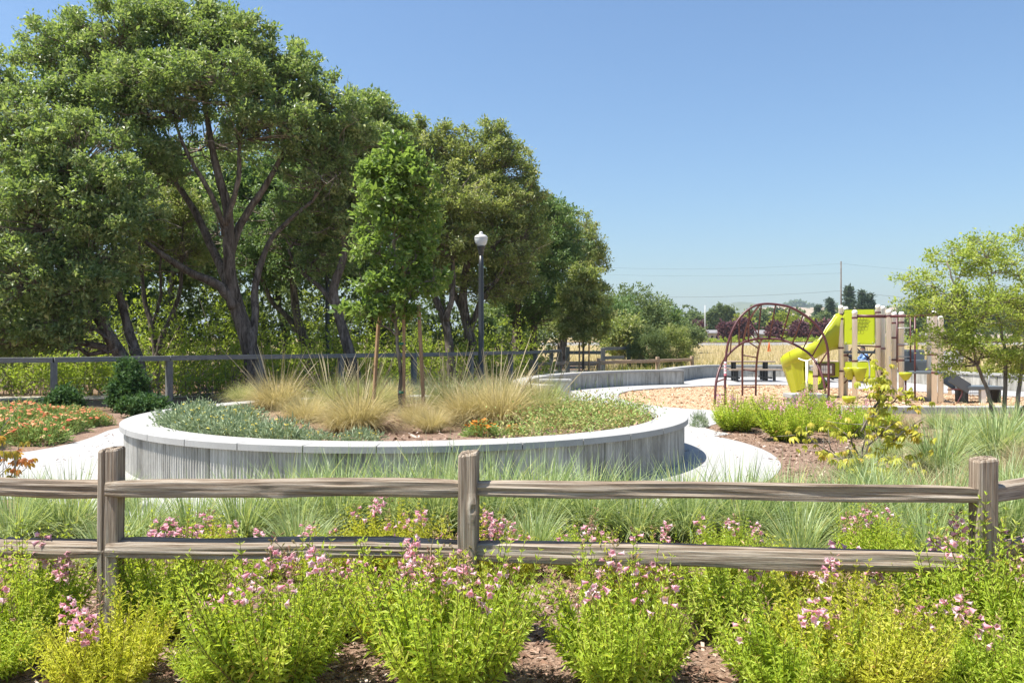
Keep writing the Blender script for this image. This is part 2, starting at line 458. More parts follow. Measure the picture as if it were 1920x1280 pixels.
M['blue_grass'] = leaf_mat('blue_grass_blade', [(0.0, 0.132, 0.22, 0.083), (0.3, 0.275, 0.385, 0.143), (0.55, 0.407, 0.495, 0.242), (0.72, 0.517, 0.594, 0.374), (0.85, 0.55, 0.572, 0.121), (1.0, 0.682, 0.594, 0.319)], (0.5, 0.56, 0.14), 0.4, 0.45, 0.4)
M['straw_grass'] = leaf_mat('straw_grass_blade', [(0.0, 0.287, 0.287, 0.138), (0.5, 0.506, 0.425, 0.236), (1.0, 0.713, 0.598, 0.38)], (0.536, 0.45, 0.214), 0.3, 0.55, 0.25)
M['deer_tan'] = leaf_mat('tan_deer_grass', [(0.0, 0.27, 0.235, 0.09), (0.4, 0.5, 0.415, 0.2), (0.8, 0.66, 0.57, 0.33), (1.0, 0.76, 0.67, 0.45)], (0.582, 0.488, 0.163), 0.4, 0.55, 0.25)
M['deer_green'] = leaf_mat('green_deer_grass', [(0.0, 0.14, 0.17, 0.06), (0.4, 0.3, 0.325, 0.12), (0.75, 0.46, 0.45, 0.19), (1.0, 0.68, 0.6, 0.36)], (0.473, 0.486, 0.132), 0.4, 0.5, 0.3)
M['stalk'] = leaf_mat('grass_stalk', [(0.0, 0.35, 0.29, 0.15), (1.0, 0.60, 0.51, 0.34)], (0.5, .4, .2), 0.2, 0.5, 0.3)
M['yarrow'] = leaf_mat('grey_green_leaf', [(0.0, 0.155, 0.221, 0.124), (0.5, 0.324, 0.4, 0.235), (1.0, 0.535, 0.607, 0.386)], (0.274, 0.351, 0.131), 0.25, 0.55, 0.25)
M['yarrow_g'] = leaf_mat('green_feather_leaf', [(0.0, 0.139, 0.226, 0.053), (0.5, 0.294, 0.406, 0.12), (1.0, 0.494, 0.586, 0.226)], (0.28, 0.391, 0.067), 0.3, 0.5, 0.3)
M['yel_fl'] = leaf_mat('yellow_flower', [(0.0, 0.55, 0.42, 0.03), (1.0, 0.68, 0.58, 0.12)], (0.7, .6, .1), 0.2, 0.6, 0.2)
M['coral_fl'] = leaf_mat('coral_flower', [(0.0, 0.52, 0.085, 0.06), (0.35, 0.64, 0.20, 0.09), (0.7, 0.69, 0.34, 0.17), (1.0, 0.70, 0.55, 0.25)], (0.7, .3, .15), 0.25, 0.6, 0.2)
M['orange_fl'] = leaf_mat('orange_flower', [(0.0, 0.55, 0.14, 0.015), (1.0, 0.68, 0.27, 0.03)], (0.7, .3, .02), 0.25, 0.6, 0.2)
M['russet'] = leaf_mat('russet_ground_leaf', [(0.0, 0.162, 0.24, 0.059), (0.4, 0.302, 0.435, 0.119), (0.7, 0.432, 0.33, 0.145), (0.95, 0.41, 0.21, 0.092), (1.0, 0.54, 0.3, 0.066)], (0.345, 0.411, 0.073), 0.25, 0.55, 0.25)
M['buckeye'] = leaf_mat('yellow_buckeye_leaf', [(0.0, 0.368, 0.405, 0.052), (0.4, 0.515, 0.515, 0.072), (0.75, 0.607, 0.534, 0.091), (0.9, 0.515, 0.304, 0.078), (1.0, 0.313, 0.129, 0.065)], (0.69, 0.662, 0.078), 0.45, 0.45, 0.35)
M['rust_leaf'] = leaf_mat('rust_leaf', [(0.0, 0.22, 0.045, 0.02), (0.4, 0.45, 0.15, 0.03), (0.7, 0.52, 0.37, 0.05), (1.0, 0.25, 0.36, 0.05)], (0.6, .35, .05), 0.4, 0.45, 0.35)
M['cream'] = plain('cream_post_paint', (0.87, 0.83, 0.74), 0.4, var=0.02)
M['lime'] = plain('lime_plastic', (0.42, 0.50, 0.012), 0.38, var=0.03)
M['slide'] = plain('slide_lime_plastic', (0.42, 0.465, 0.025), 0.32, var=0.05, scale=2)
M['maroon'] = plain('maroon_coated_steel', (0.10, 0.03, 0.033), 0.42, var=0.1)
M['brown_pl'] = plain('brown_plastic', (0.16, 0.10, 0.07), 0.5)
M['greyblue'] = plain('blue_grey_deck_coating', (0.12, 0.145, 0.16), 0.5, var=0.08)
M['palegrey'] = plain('pale_grey_bar', (0.42, 0.43, 0.42), 0.45)
M['black'] = plain('black_steel', (0.018, 0.02, 0.022), 0.45)
M['lamp_pole'] = plain('dark_lamp_pole', (0.028, 0.031, 0.033), 0.38)
M['white'] = plain('white_panel', (0.75, 0.75, 0.74), 0.4, var=0.02)
M['pinkred'] = plain('pink_sticker', (0.7, 0.2, 0.25), 0.5)
M['dark_lime'] = plain('dark_lime_line', (0.20, 0.24, 0.01), 0.6)  # darker lime of the thin raised lines on the upper panel
M['tie'] = plain('green_tie_tape', (0.02, 0.16, 0.09), 0.5)
M['wire'] = plain('wire_steel', (0.16, 0.165, 0.165), 0.5, 0.6)
M['line'] = plain('power_cable', (0.10, 0.10, 0.11), 0.6)
M['roof'] = plain('house_roof', (0.22, 0.21, 0.21), 0.8, scale=1)
M['stucco'] = plain('house_wall', (0.48, 0.48, 0.46), 0.8, scale=1)
M['window'] = plain('window_pane', (0.03, 0.035, 0.04), 0.1)
M['orange'] = plain('orange_cone', (0.7, 0.16, 0.03), 0.5)
M['skin'] = plain('skin', (0.42, 0.25, 0.17), 0.5)
M['hair'] = plain('black_hair', (0.012, 0.009, 0.008), 0.5)
M['shirt'] = mottled('blue_plaid_shirt', [(0.35, 0.03, 0.07, 0.20), (0.5, 0.10, 0.20, 0.40), (0.65, 0.40, 0.50, 0.62)], (9, 26), 0.2)
M['jeans'] = plain('dark_trousers', (0.03, 0.035, 0.05), 0.8)
def globe_mat():
    m, nt, b, o = new_mat('frosted_globe')
    n = noise(nt, 4, 3)
    r = ramp(nt, [(0.55, 0.60, 0.62), (0.72, 0.75, 0.76)], n.outputs['Fac'])
    nt.links.new(r.outputs[0], b.inputs['Base Color'])
    b.inputs['Roughness'].default_value = 0.22
    b.inputs['Transmission Weight'].default_value = 0.25
    return m
M['globe'] = globe_mat()
M['lamp_cap'] = plain('lamp_cap_metal', (0.56, 0.56, 0.54), 0.4)
# ------------------------------------------------------------------ ground, paths, play surface
def smooth(a, b, x):
    t = np.clip((x - a) / (b - a), 0, 1); return t * t * (3 - 2 * t)

def z_terr(x, y):
    x = np.asarray(x, float); y = np.asarray(y, float)
    z = -0.12 + 1.25 * smooth(46, 150, y) + 2.6 * smooth(150, 520, y)
    z = z + 0.05 * np.sin(x * 0.21 + y * 0.13) * smooth(42, 60, y)
    return z

def terrain():
    xs = np.concatenate([np.linspace(-5000, -150, 24), np.linspace(-140, 140, 70), np.linspace(150, 5000, 24)])
    ys = np.concatenate([np.linspace(-60, 40, 26), np.linspace(42, 200, 60), np.linspace(210, 700, 30), np.linspace(800, 6500, 20)])
    X, Y = np.meshgrid(xs, ys)
    V = np.stack([X.ravel(), Y.ravel(), z_terr(X, Y).ravel()], 1)
    link('ground', mesh_np('ground', V, [grid_faces(len(ys), len(xs), False)], None, True), M['field'], kind='structure')
terrain()

def sheet(name, poly, z, mat, kind='structure', sub=0, amp=0.0):
    bm = bmesh.new()
    f = bm.faces.new([bm.verts.new((p[0], p[1], z)) for p in poly])
    if f.normal.z < 0: f.normal_flip()
    me = bpy.data.meshes.new(name); bm.to_mesh(me); bm.free()
    return link(name, me, mat, kind=kind)

PC = np.array([-1.370, 11.56]); PR = 3.78          # round planter: centre and outer radius of its cap
sheet('mulch_bed', [(-16, -4), (22, -4), (22, 17.36), (-16, 17.36)], -0.03, M['mulch'])
sheet('leaf_litter', [(-40, 17.37), (0.4, 17.37), (1.0, 19.2), (0.35, 20.8), (0.7, 24.5), (2.2, 27.2), (4.0, 29.2), (4.0, 36), (8, 52), (-40, 60)], -0.05, M['litter'])
trail = catmull([(-34, 21.0), (-14, 22.0), (-7, 24.6), (-2.5, 28.2), (0.5, 34), (3, 44)], 8)
tl = np.gradient(trail, axis=0); tn = unit(np.stack([-tl[:, 1], tl[:, 0]], 1)) * 0.8
sheet('gravel_trail', list(map(tuple, trail + tn)) + list(map(tuple, (trail - tn)[::-1])), -0.035, M['gravel'])

chip_ctl = [(2.95, 22.6), (3.25, 24.3), (4.2, 26.1), (6.7, 28.2), (9.4, 29.0), (10.8, 27.1), (12.2, 25.6), (13.0, 24.2), (13.9, 22.9), (16.5, 20.9), (18.5, 19.4)]
chip_back = [tuple(p) for p in catmull(chip_ctl, 6)]
chip_front = [tuple(p) for p in catmull([(18.5, 17.45), (10.2, 17.5), (6.1, 17.75), (5.4, 17.8), (4.6, 18.0), (3.6, 19.0), (3.0, 20.6), (2.95, 22.6)], 5)][:-1]
chip_poly = chip_back + chip_front
def chip_sheet():
    o = sheet('play_wood_chips', chip_poly, -0.06, M['chips'])
chip_sheet()

plaza = [(3.3, 13.2), (3.42, 14.4), (4.2, 15.8), (5.0, 16.7), (6.0, 17.38), (10.0, 17.38), (20, 17.38), (21, 24.0), (18.5, 22.6), (16.5, 23.9), (14.9, 26), (14.6, 30), (12.9, 34.2), (10.5, 35.2),
         (8.3, 34.6), (6.5, 31.6), (6.2, 29.4), (4.3, 28.6), (2.45, 26.75), (1.25, 24.7), (0.5, 22.6), (0.4, 21.2), (1.5, 21.2), (1.5, 20.2), (0.9, 17.2), (0.2, 15.6), (-1, 14)]
leftpath = [(-3, 14.4), (-5.2, 14.9), (-6.6, 15.1), (-6.95, 14.3), (-6.7, 13.0), (-6.6, 11.9), (-6.9, 10.9), (-7.8, 10.2), (-12.5, 9.6), (-12.5, 8.0), (-6.2, 7.85), (-4.6, 8.0), (-3, 9)]
RO = 4.92
def slabs():
    circ = [tuple(PC + RO * np.array([math.cos(a), math.sin(a)])) for a in np.linspace(0, 2*np.pi, 72, endpoint=False)]
    vs, es = [], []
    def loop(pts, closed=True):
        b = len(vs)
        vs.extend([Vector(p) for p in pts])
        n = len(pts)
        for i in range(n if closed else n - 1): es.append((b + i, b + (i + 1) % n))
    pl = [tuple(p) for p in catmull(plaza, 3, True)]; lp = [tuple(p) for p in catmull(leftpath, 4, True)]
    loop(circ); loop(pl); loop(lp); loop(chip_poly)
    gx = np.arange(-13.1, 22, 2.6); gy = np.arange(7.0, 37, 2.2)
    for x in gx: loop([(x, 6), (x, 37)], False)
    for y in gy: loop([(-13.4, y), (22, y)], False)
    NR = 14
    for k in range(NR):
        a = (k + 0.33) * 2*np.pi/NR; d = np.array([math.cos(a), math.sin(a)])
        loop([tuple(PC + d*2.9), tuple(PC + d*RO)], False)
    v, e, f, *_ = delaunay_2d_cdt(vs, es, [], 0, 1e-5)
    cells = {}
    for t in f:
        c = (v[t[0]] + v[t[1]] + v[t[2]]) / 3
        dx, dy = c.x - PC[0], c.y - PC[1]; r = math.hypot(dx, dy)
        if r < 2.9: continue
        if r < RO: key = ('r', int(((math.atan2(dy, dx) / (2*np.pi) * NR) - 0.33) // 1) % NR)
        elif in_poly(c.x, c.y, chip_poly): continue
        elif in_poly(c.x, c.y, pl) or in_poly(c.x, c.y, lp):
            key = ('g', int((c.x + 13.1) // 2.6), int((c.y - 7.0) // 2.2))
        else: continue
        cells.setdefault(key, []).append(t)
    root = thing('concrete_path', None, None); root['kind'] = 'structure'
    for key, ts in cells.items():
        bm = bmesh.new(); vm = {}
        for t in ts:
            p = []
            for i in t:
                if i not in vm: vm[i] = bm.verts.new((v[i].x, v[i].y, 0.0))
                p.append(vm[i])
            try: bm.faces.new(p)
            except ValueError: pass
        area = sum(q.calc_area() for q in bm.faces)
        if area < 0.02: bm.free(); continue
        for q in bm.faces:
            q.normal_update()
            if q.normal.z < 0: q.normal_flip()
        bmesh.ops.dissolve_limit(bm, angle_limit=0.01, verts=bm.verts, edges=bm.edges)
        r_ = bmesh.ops.inset_region(bm, faces=list(bm.faces), thickness=0.013, depth=0.0, use_even_offset=False)
        for ed in [q for q in bm.edges if q.is_boundary]:
            for w in ed.verts: w.co.z = -0.024
        be = [q for q in bm.edges if q.is_boundary]
        ex = bmesh.ops.extrude_edge_only(bm, edges=be)
        for g in ex['geom']:
            if isinstance(g, bmesh.types.BMVert): g.co.z = -0.115
        me = bpy.data.meshes.new('slab'); bm.to_mesh(me); bm.free()
        link('slab', me, M['slab'], root)
slabs()

# loose chips: thin irregular flakes lying on the ground
def flakes(name, pts, size, mat, seed, z0, kind='stuff'):
    r = rg(seed); n = len(pts)
    base = np.array([[-1,-.6,-.3],[1,-.5,-.3],[.8,.6,-.3],[-.9,.5,-.3],[-.9,-.5,.3],[.9,-.6,.3],[1,.5,.3],[-.8,.6,.3]])
    F = np.array([[0,3,2,1],[4,5,6,7],[0,1,5,4],[1,2,6,5],[2,3,7,6],[3,0,4,7]])
    L = size * r.lognormal(0, .4, n); W = L * r.uniform(.3, .7, n); T = size * r.uniform(.12, .3, n)
    V = base[None] * np.stack([L, W, T], 1)[:, None, :] * 0.5 + r.normal(0, .08, (n, 8, 3)) * size * .5
    a = r.uniform(0, 2*np.pi, n); t1 = r.normal(0, .35, n); t2 = r.normal(0, .35, n)
    ca, sa = np.cos(a), np.sin(a)
    V[:, :, 2] += V[:, :, 0] * t1[:, None] + V[:, :, 1] * t2[:, None]
    x = V[:, :, 0] * ca[:, None] - V[:, :, 1] * sa[:, None]; y = V[:, :, 0] * sa[:, None] + V[:, :, 1] * ca[:, None]
    V = np.stack([x + pts[:, :1], y + pts[:, 1:2], V[:, :, 2] + z0 + r.uniform(0, size*.3, n)[:, None]], -1).reshape(-1, 3)
    Fa = (np.arange(n)[:, None, None] * 8 + F[None]).reshape(-1, 4)
    me = mesh_np(name, V, [Fa], {'rnd': np.repeat(r.uniform(0, 1, n), 8)})
    return link(name, me, mat, kind=kind)
r0 = rg(5)
pts = np.concatenate([np.stack([r0.uniform(-3.2, 3.2, 8500), r0.uniform(3.0, 5.6, 8500)], 1),
                      np.stack([r0.uniform(2.4, 9.5, 9500), r0.uniform(6.2, 14.5, 9500)], 1),
                      np.stack([r0.uniform(-7, 3.4, 1200), r0.uniform(5.4, 6.6, 1200)], 1)])
ok = (np.hypot(pts[:, 0] - PC[0], pts[:, 1] - PC[1]) > RO + .05) & ~in_poly_np(pts[:, 0], pts[:, 1], plaza)
tag(flakes('loose_bark_chips', pts[ok], 0.038, M['bark_chip'], 6, -0.028))
pts = np.stack([r0.uniform(2.6, 17, 11000), r0.uniform(17.3, 29, 11000)], 1)
pts = pts[in_poly_np(pts[:, 0], pts[:, 1], chip_poly)]
flakes('loose_play_chips', pts, 0.055, M['chip'], 7, -0.055)

# ------------------------------------------------------------------ fluted concrete seat walls
def offset_path(pts, d, closed=False):
    if closed:
        t = np.roll(pts, -1, 0) - np.roll(pts, 1, 0)
    else: t = np.gradient(pts, axis=0)
    t = unit(t); n = np.stack([t[:, 1], -t[:, 0]], 1)          # to the right of travel
    return pts + n * d

def fluted(path, closed, thick, z0, z1, flute=0.042, amp=0.011, panel=None):
    """a wall whose face to the right of travel carries vertical flutes"""
    step = flute / 4
    p = np.vstack([path, path[:1]]) if closed else path
    p = resample(p, step)
    if closed: p = p[:-1]
    k = np.arange(len(p)) % 4
    off = np.where((k == 1) | (k == 2), amp, 0.0)
    if panel:
        s = (np.arange(len(p)) * step) % panel
        off = np.where(s < 0.018, -0.03, off)
    t = unit((np.roll(p, -1, 0) - np.roll(p, 1, 0)) if closed else np.gradient(p, axis=0))
    n = np.stack([t[:, 1], -t[:, 0]], 1)
    fo = p + n * off[:, None]; fi = p - n * thick
    m = len(p)
    V = np.concatenate([np.c_[fo, np.full(m, z0)], np.c_[fo, np.full(m, z1)], np.c_[fi, np.full(m, z1)], np.c_[fi, np.full(m, z0)]])
    F = grid_faces(3, m, closed)
    F2 = grid_faces(2, m, closed) + 2*m
    fs = [np.concatenate([F, F2])]
    if not closed: fs[0] = np.concatenate([fs[0], [[0, m, 2*m, 3*m]], [[m-1, 4*m-1, 3*m-1, 2*m-1]]])
    return V, fs

def cap_piece(path, width, z0, z1, b=0.004):
    """one cap stone swept along a short path (outer edge = path, body to the left)"""
    t = unit(np.gradient(path, axis=0)); n = np.stack([-t[:, 1], t[:, 0]], 1)
    prof = [(0, z0 + b*.5), (0, z1 - b), (b, z1), (width - b, z1), (width, z1 - b), (width, z0)]
    V = np.concatenate([np.c_[path + n*o, np.full(len(path), z)] for o, z in prof])
    m = len(path); k = len(prof)
    F = grid_faces(k, m, False)
    last = np.stack([np.arange(m-1) + (k-1)*m, np.arange(1, m) + (k-1)*m, np.arange(1, m), np.arange(m-1)], 1)
    ends = np.array([[i*m for i in range(k)], [i*m + m - 1 for i in range(k)][::-1]])
    return V, [np.concatenate([F, last]), ends]

def planter():
    t = thing('round_planter', 'round raised planter with fluted concrete wall and pale jointed cap', 'planter', (PC[0], PC[1], 0))
    a = np.linspace(0, 2*np.pi, 400, endpoint=False)
    circ = np.stack([np.cos(a), np.sin(a)], 1)
    V, fs = fluted(circ * (PR - 0.06), True, 0.30, -0.02, 0.428, panel=1.4336)
    mb = MB(); mb.add(V, fs); mb.build('wall', M['wall'], t)
    n = 33; da = 2*np.pi/n; g = 0.0016
    aa = np.linspace(g, da - g, 7) - np.pi/2 + 0.02
    V, fs = cap_piece(np.stack([np.cos(aa), np.sin(aa)], 1) * PR, 0.42, 0.43, 0.5)
    me = mesh_np('cap_stone', V, fs)
    me.materials.append(M['cap'])
    for k in range(n):
        link('cap_stone', me, None, t, rz=k*da)
    soil = MB()
    rr = np.linspace(0, PR - 0.38, 12); sa = np.linspace(0, 2*np.pi, 48, endpoint=False)
    V = np.concatenate([np.c_[r*np.cos(sa), r*np.sin(sa), 0.41 + 0.03*np.sin(3*sa + r*2) - 0.02*(r/3.4)] for r in rr])
    soil.add(V, [grid_faces(12, 48, True)])
    soil.build('soil', M['mulch'], t, smooth=True)
planter()

def seat_wall(name, label, ctl, closed=False, z0=-0.1, z1=0.5, seg=0.74, width=0.40, gapn=2):
    path = resample(catmull(ctl, 10), 0.06)
    t = thing(name, label, 'seat wall', (path[0][0], path[0][1], 0))
    o = path[0].copy(); path = path - o
    inner = offset_path(path, -0.05)
    V, fs = fluted(inner, False, width - 0.1, z0, z1 - 0.072, panel=seg*2)
    mb = MB(); mb.add(V, fs); mb.build('wall', M['wall'], t)
    d = np.concatenate([[0], np.cumsum(np.linalg.norm(np.diff(path, axis=0), axis=1))])
    n = max(1, int(round(d[-1] / seg))); L = d[-1] / n
    for k in range(n):
        s = np.linspace(k*L + 0.004, (k+1)*L - 0.004, 8)
        pp = np.stack([np.interp(s, d, path[:, i]) for i in range(2)], 1)
        V, fs = cap_piece(pp, width, z1 - 0.07, z1)
        mb = MB(); mb.add(V, fs); mb.build('cap_stone', M['cap'], t)
    return t
# the face is to the right of travel, so walls run with the plaza on their right
seat_wall('seat_wall', 'curved concrete seat wall curling round the planting bed behind the round planter', [(1.0, 18.9), (0.55, 19.5), (0.42, 20.6), (0.62, 22.3), (1.25, 24.35), (2.42, 26.4), (4.25, 28.2), (6.15, 29.05)])
seat_wall('seat_wall', 'long outer concrete seat wall running behind the picnic tables and playground', [(5.85, 29.9), (6.6, 31.6), (8.3, 34.4), (10.5, 35.0), (12.9, 34.0), (14.55, 30), (14.8, 26.2), (16.4, 24.1), (19.0, 22.6), (24, 21)])
def block(name, label, c, s, rz, cap_t=0.1, over=0.06, mat='wall'):
    t = thing(name, label, 'concrete block', (c[0], c[1], 0), rz=rz)
    MB().bbox((0, 0, (s[2]-cap_t)/2 - 0.05), (s[0]-2*over, s[1]-2*over, s[2]-cap_t+0.1-0.002), 0.01).build('base', M[mat], t)
    MB().bbox((0, 0, s[2]-cap_t/2), (s[0], s[1], cap_t), 0.015).build('cap_stone', M['cap'], t)
block('wall_end', 'short square stub of concrete wall behind a green flowering plant', (1.16, 21.9), (0.85, 0.42, 0.49), 0.06, 0.07, 0.03)
block('seat_block', 'low concrete seat block with thick cap beside the play area behind pink flowers', (6.55, 18.25), (0.80, 0.55, 0.34), 0.03)
def kerb():
    t = thing('play_area_kerb', 'low pale concrete kerb along the near edge of the wood chip play area', 'kerb', (7.0, 17.4, 0))
    xs = np.linspace(0.0, 9.0, 8)
    for a, b in zip(xs[:-1], xs[1:]):
        MB().bbox(((a+b)/2, 0.02*math.sin(a), 0.02), (b-a-0.014, 0.30, 0.20), 0.015).build('kerb_stone', M['cap'], t)
kerb()

# ------------------------------------------------------------------ split rail fence in front
def log_mesh(L, h, d, seed, n=70, sides=26, taper=0.22, rag=0.022, crack=None):
    """a split log along +X, rough and slightly bowed"""
    r = rg(seed)
    x = np.linspace(0, L, n)
    a = np.arange(sides) / sides * 2*np.pi
    mm = (np.abs(np.cos(a))**6 + np.abs(np.sin(a))**6)**(1/6)
    cx = np.cos(a)/mm; cz = np.sin(a)/mm
    prof = 1 + 0.10*np.sin(a*2 + r.uniform(0, 6)) + 0.07*np.sin(a*3 + r.uniform(0, 6)) + r.normal(0, 0.018, sides)
    j = np.zeros((n, sides))
    sm = lambda v: (v + np.roll(v, 1) + np.roll(v, -1))/1.8
    for f in range(5):
        j += sm(r.normal(0, rag/(1+f*.35), sides))[None] * np.sin(x[:, None]*(1.3+2.1*f) + sm(r.uniform(0, 6, sides))[None])
    for _ in range(9):                                    # long drying cracks
        xc, k, hw = r.uniform(0, L), r.integers(sides), r.uniform(.12, .5)
        j[:, k] -= r.uniform(.06, .16) * np.clip(1.2 - np.abs(x - xc)/hw, 0, 1)
    for _ in range(5):                                    # knots and torn places
        xc, ac, s = r.uniform(0.1, .95)*L, r.integers(sides), r.uniform(.03, .08)
        da = np.minimum(np.abs(np.arange(sides) - ac), sides - np.abs(np.arange(sides) - ac))
        j += (r.choice([1, 1, -1]) * 0.13) * np.exp(-((x[:, None]-xc)/s)**2) * np.exp(-(da[None]/2.0)**2)
    sc = np.ones(n)
    sc *= 1 - taper * np.exp(-x/0.07) - taper * np.exp(-(L-x)/0.07)
    bow = 0.006 * np.sin(x/L*np.pi + r.uniform(-.5, .5)) + 0.003*np.sin(x*5 + r.uniform(0, 6))
    V = np.stack([np.repeat(x[:, None], sides, 1), (cx*d/2*prof)[None]*(1+j)*sc[:, None], (cz*h/2*prof)[None]*(1+j)*sc[:, None] + bow[:, None]], -1)
    F = grid_faces(n, sides, True)
    caps = np.array([list(range(sides)), list(range((n-1)*sides, n*sides))[::-1]])
    return mesh_np('rail', V.reshape(-1, 3), [F, caps])

def post_mesh(w, d, h, seed, crack=False, knot=False, skew=0.0):
    r = rg(seed); n = 40; sides = 76
    z = np.linspace(-0.12, h, n)
    a = np.arange(sides) / sides * 2*np.pi + 0.13
    mm = (np.abs(np.cos(a))**9 + np.abs(np.sin(a))**9)**(1/9)
    cx = np.cos(a)/mm; cy = np.sin(a)/mm
    j = np.zeros((n, sides))
    for f in range(4):
        j += np.convolve(np.tile(r.normal(0, 0.016, sides), 3), np.ones(7)/7, 'same')[sides:2*sides][None] * np.sin(z[:, None]*(2+3*f) + np.linspace(0, 6, sides)[None])
    j += r.normal(0, .006, sides)[None]
    for _ in range(12):
        zc, k, hw = r.uniform(0, h), r.integers(sides), r.uniform(.1, .4)
        j[:, k] -= r.uniform(.03, .09) * np.clip(1.2 - np.abs(z - zc)/hw, 0, 1)
    if crack:
        k = int(np.argmin(np.abs(((a - 4.36 + np.pi) % (2*np.pi)) - np.pi)))
        j[:, k] -= 0.26 * smooth(0.1, 0.5, z) + 0.05; j[:, (k+1) % sides] -= 0.16 * smooth(0.4, 0.8, z)
    if knot:
        ang = np.abs(((a - 5.25 + np.pi) % (2*np.pi)) - np.pi)
        g = np.exp(-((z[:, None]-0.66)/0.055)**2) * np.exp(-(ang[None]/0.4)**2)
        j += 0.22 * g - 0.30 * np.exp(-((z[:, None]-0.655)/0.022)**2) * np.exp(-(ang[None]/0.18)**2)
    V = np.stack([(cx*w/2)[None]*(1+j) + skew*z[:, None], (cy*d/2)[None]*(1+j), np.repeat(z[:, None], sides, 1)], -1)
    V[-1, :, 2] += 0.008*np.sin(a + 1) + r.normal(0, .0015, sides)
    top = V[-1].copy(); c = top.mean(0)
    ring = c + (top - c) * 0.90; ring[:, 2] += 0.010
    mid = c + (top - c) * 0.4; mid[:, 2] += 0.010 + r.normal(0, .003, sides)
    V = np.concatenate([V, ring[None], mid[None]])
    F = grid_faces(n + 2, sides, True)
    caps = np.array([list(range((n+1)*sides, (n+2)*sides))])
    return mesh_np('post', V.reshape(-1, 3), [F, caps])

def split_rail():
    t = thing('split_rail_fence', 'weathered brown split rail timber fence with two rails crossing the foreground', 'fence', (0, 4.15, 0))
    T = np.array([0, 4.15, 0])
    pl = P(207, 900, 4.17); pm = P(878, 900, 4.17); pr = P(1842, 900, 4.0)
    pa = np.array([-4.9, 4.42, 0]); pb = np.array([4.6, 5.25, 0])
    for k, (p, w, d, h, cr, kn, rz, sk) in enumerate([(pl, .108, .085, .945, True, False, -0.06, 0.008), (pm, .098, .125, .925, False, True, -0.10, 0.004), (pr, .108, .085, .918, False, False, 0.06, 0.006),
                                      (pa, .14, .14, .93, False, False, 0, 0), (pb, .14, .14, .93, False, False, .4, 0)]):
        link('post', post_mesh(w, d, h, 20+k, cr, kn, sk), M['post_wood'], t, loc=(p[0]-T[0], p[1]-T[1], 0), rz=rz)
    def rail(a, b, za, zb, h, d, seed, ya=0.0, yb=0.0, rag=.05):
        a = np.array([a[0], a[1]+ya, za]); b = np.array([b[0], b[1]+yb, zb])
        L = np.linalg.norm(b - a); v = unit(b - a)
        o = link('rail', log_mesh(L, h, d, seed, rag=rag), M['rail_wood'], t)
        rot = Vector(v).to_track_quat('X', 'Z')
        o.rotation_euler = rot.to_euler(); o.location = a - T
    rail(pa, pl, .745, .748, .082, .09, 31); rail(pa, pl, .435, .44, .085, .09, 32)
    rail(pl, pm, .750, .748, .092, .09, 33, -.025, -.01); rail(pl, pm, .447, .437, .085, .10, 34, -.02, 0.0)
    rail(pm, pr, .752, .745, .082, .09, 35, 0.0, 0.0, .06); rail(pm, pr, .437, .412, .098, .10, 36, 0.0, 0.0)
    rail(pr, pb, .752, .752, .085, .10, 37); rail(pr, pb, .45, .50, .085, .10, 38)
split_rail()

# ------------------------------------------------------------------ grey rail and wire fence along the trees
def wire_fence():
    ctl = [(-16.5, 17.0), (-11.0, 17.4), (-8.3, 19.3), (-6.5, 21.4), (-4.6, 23.2), (-1.95, 25.6), (0.2, 29.0), (1.7, 33.5), (2.3, 37)]
    path = resample(catmull(ctl, 10), 0.05)
    t = thing('rail_and_wire_fence', 'long grey timber fence with flat top rail and wire mesh under the oak trees', 'fence', (path[0][0], path[0][1], 0))
    o = path[0]
    d = np.concatenate([[0], np.cumsum(np.linalg.norm(np.diff(path, axis=0), axis=1))])
    at = lambda s: np.array([np.interp(s, d, path[:, 0]), np.interp(s, d, path[:, 1])])
    # posts are spaced so that they stand where the photograph shows them
    s0 = d[np.argmin(np.abs((path[:, 0]/path[:, 1]*FPX + 960) - 316))]
    ss = [s0 + 2.45*k for k in range(-4, 14) if 0 <= s0 + 2.45*k <= d[-1]]
    r = rg(40)
    pm = post_w = None
    for k, s in enumerate(ss):
        p = at(s) - o; q = at(min(s+.1, d[-1])) - at(s-.1 if s > .1 else s)
        MB().bbox((0, 0, 0.46), (.14, .14, 1.16), .012).build('post', M['grey_post'], t, loc=(p[0], p[1], 0), rz=math.atan2(q[1], q[0]))
    for a, b in zip(ss[:-1], ss[1:]):
        pa, pb = at(a) - o, at(b) - o
        L = np.linalg.norm(pb - pa) - 0.006; ang = math.atan2(*(pb - pa)[::-1])
        MB().bbox((L/2, 0, 0), (L, .16, .115), .008).build('top_rail', M['grey_wood'], t, loc=(pa[0], pa[1], 1.10 + r.normal(0, .004)), rz=ang)
    mb = MB()
    for a, b in zip(ss[:-1], ss[1:]):
        pa, pb = at(a) - o, at(b) - o
        for z in np.arange(0.05, 1.03, 0.16):
            mb.tube([(pa[0], pa[1], z), (pb[0], pb[1], z)], .0022, 3, False)
        for f in np.linspace(.05, .95, 14):
            q = pa + (pb - pa)*f
            mb.tube([(q[0], q[1], .03), (q[0], q[1], 1.03)], .0018, 3, False)
    mb.build('wire_mesh', M['wire'], t)
wire_fence()

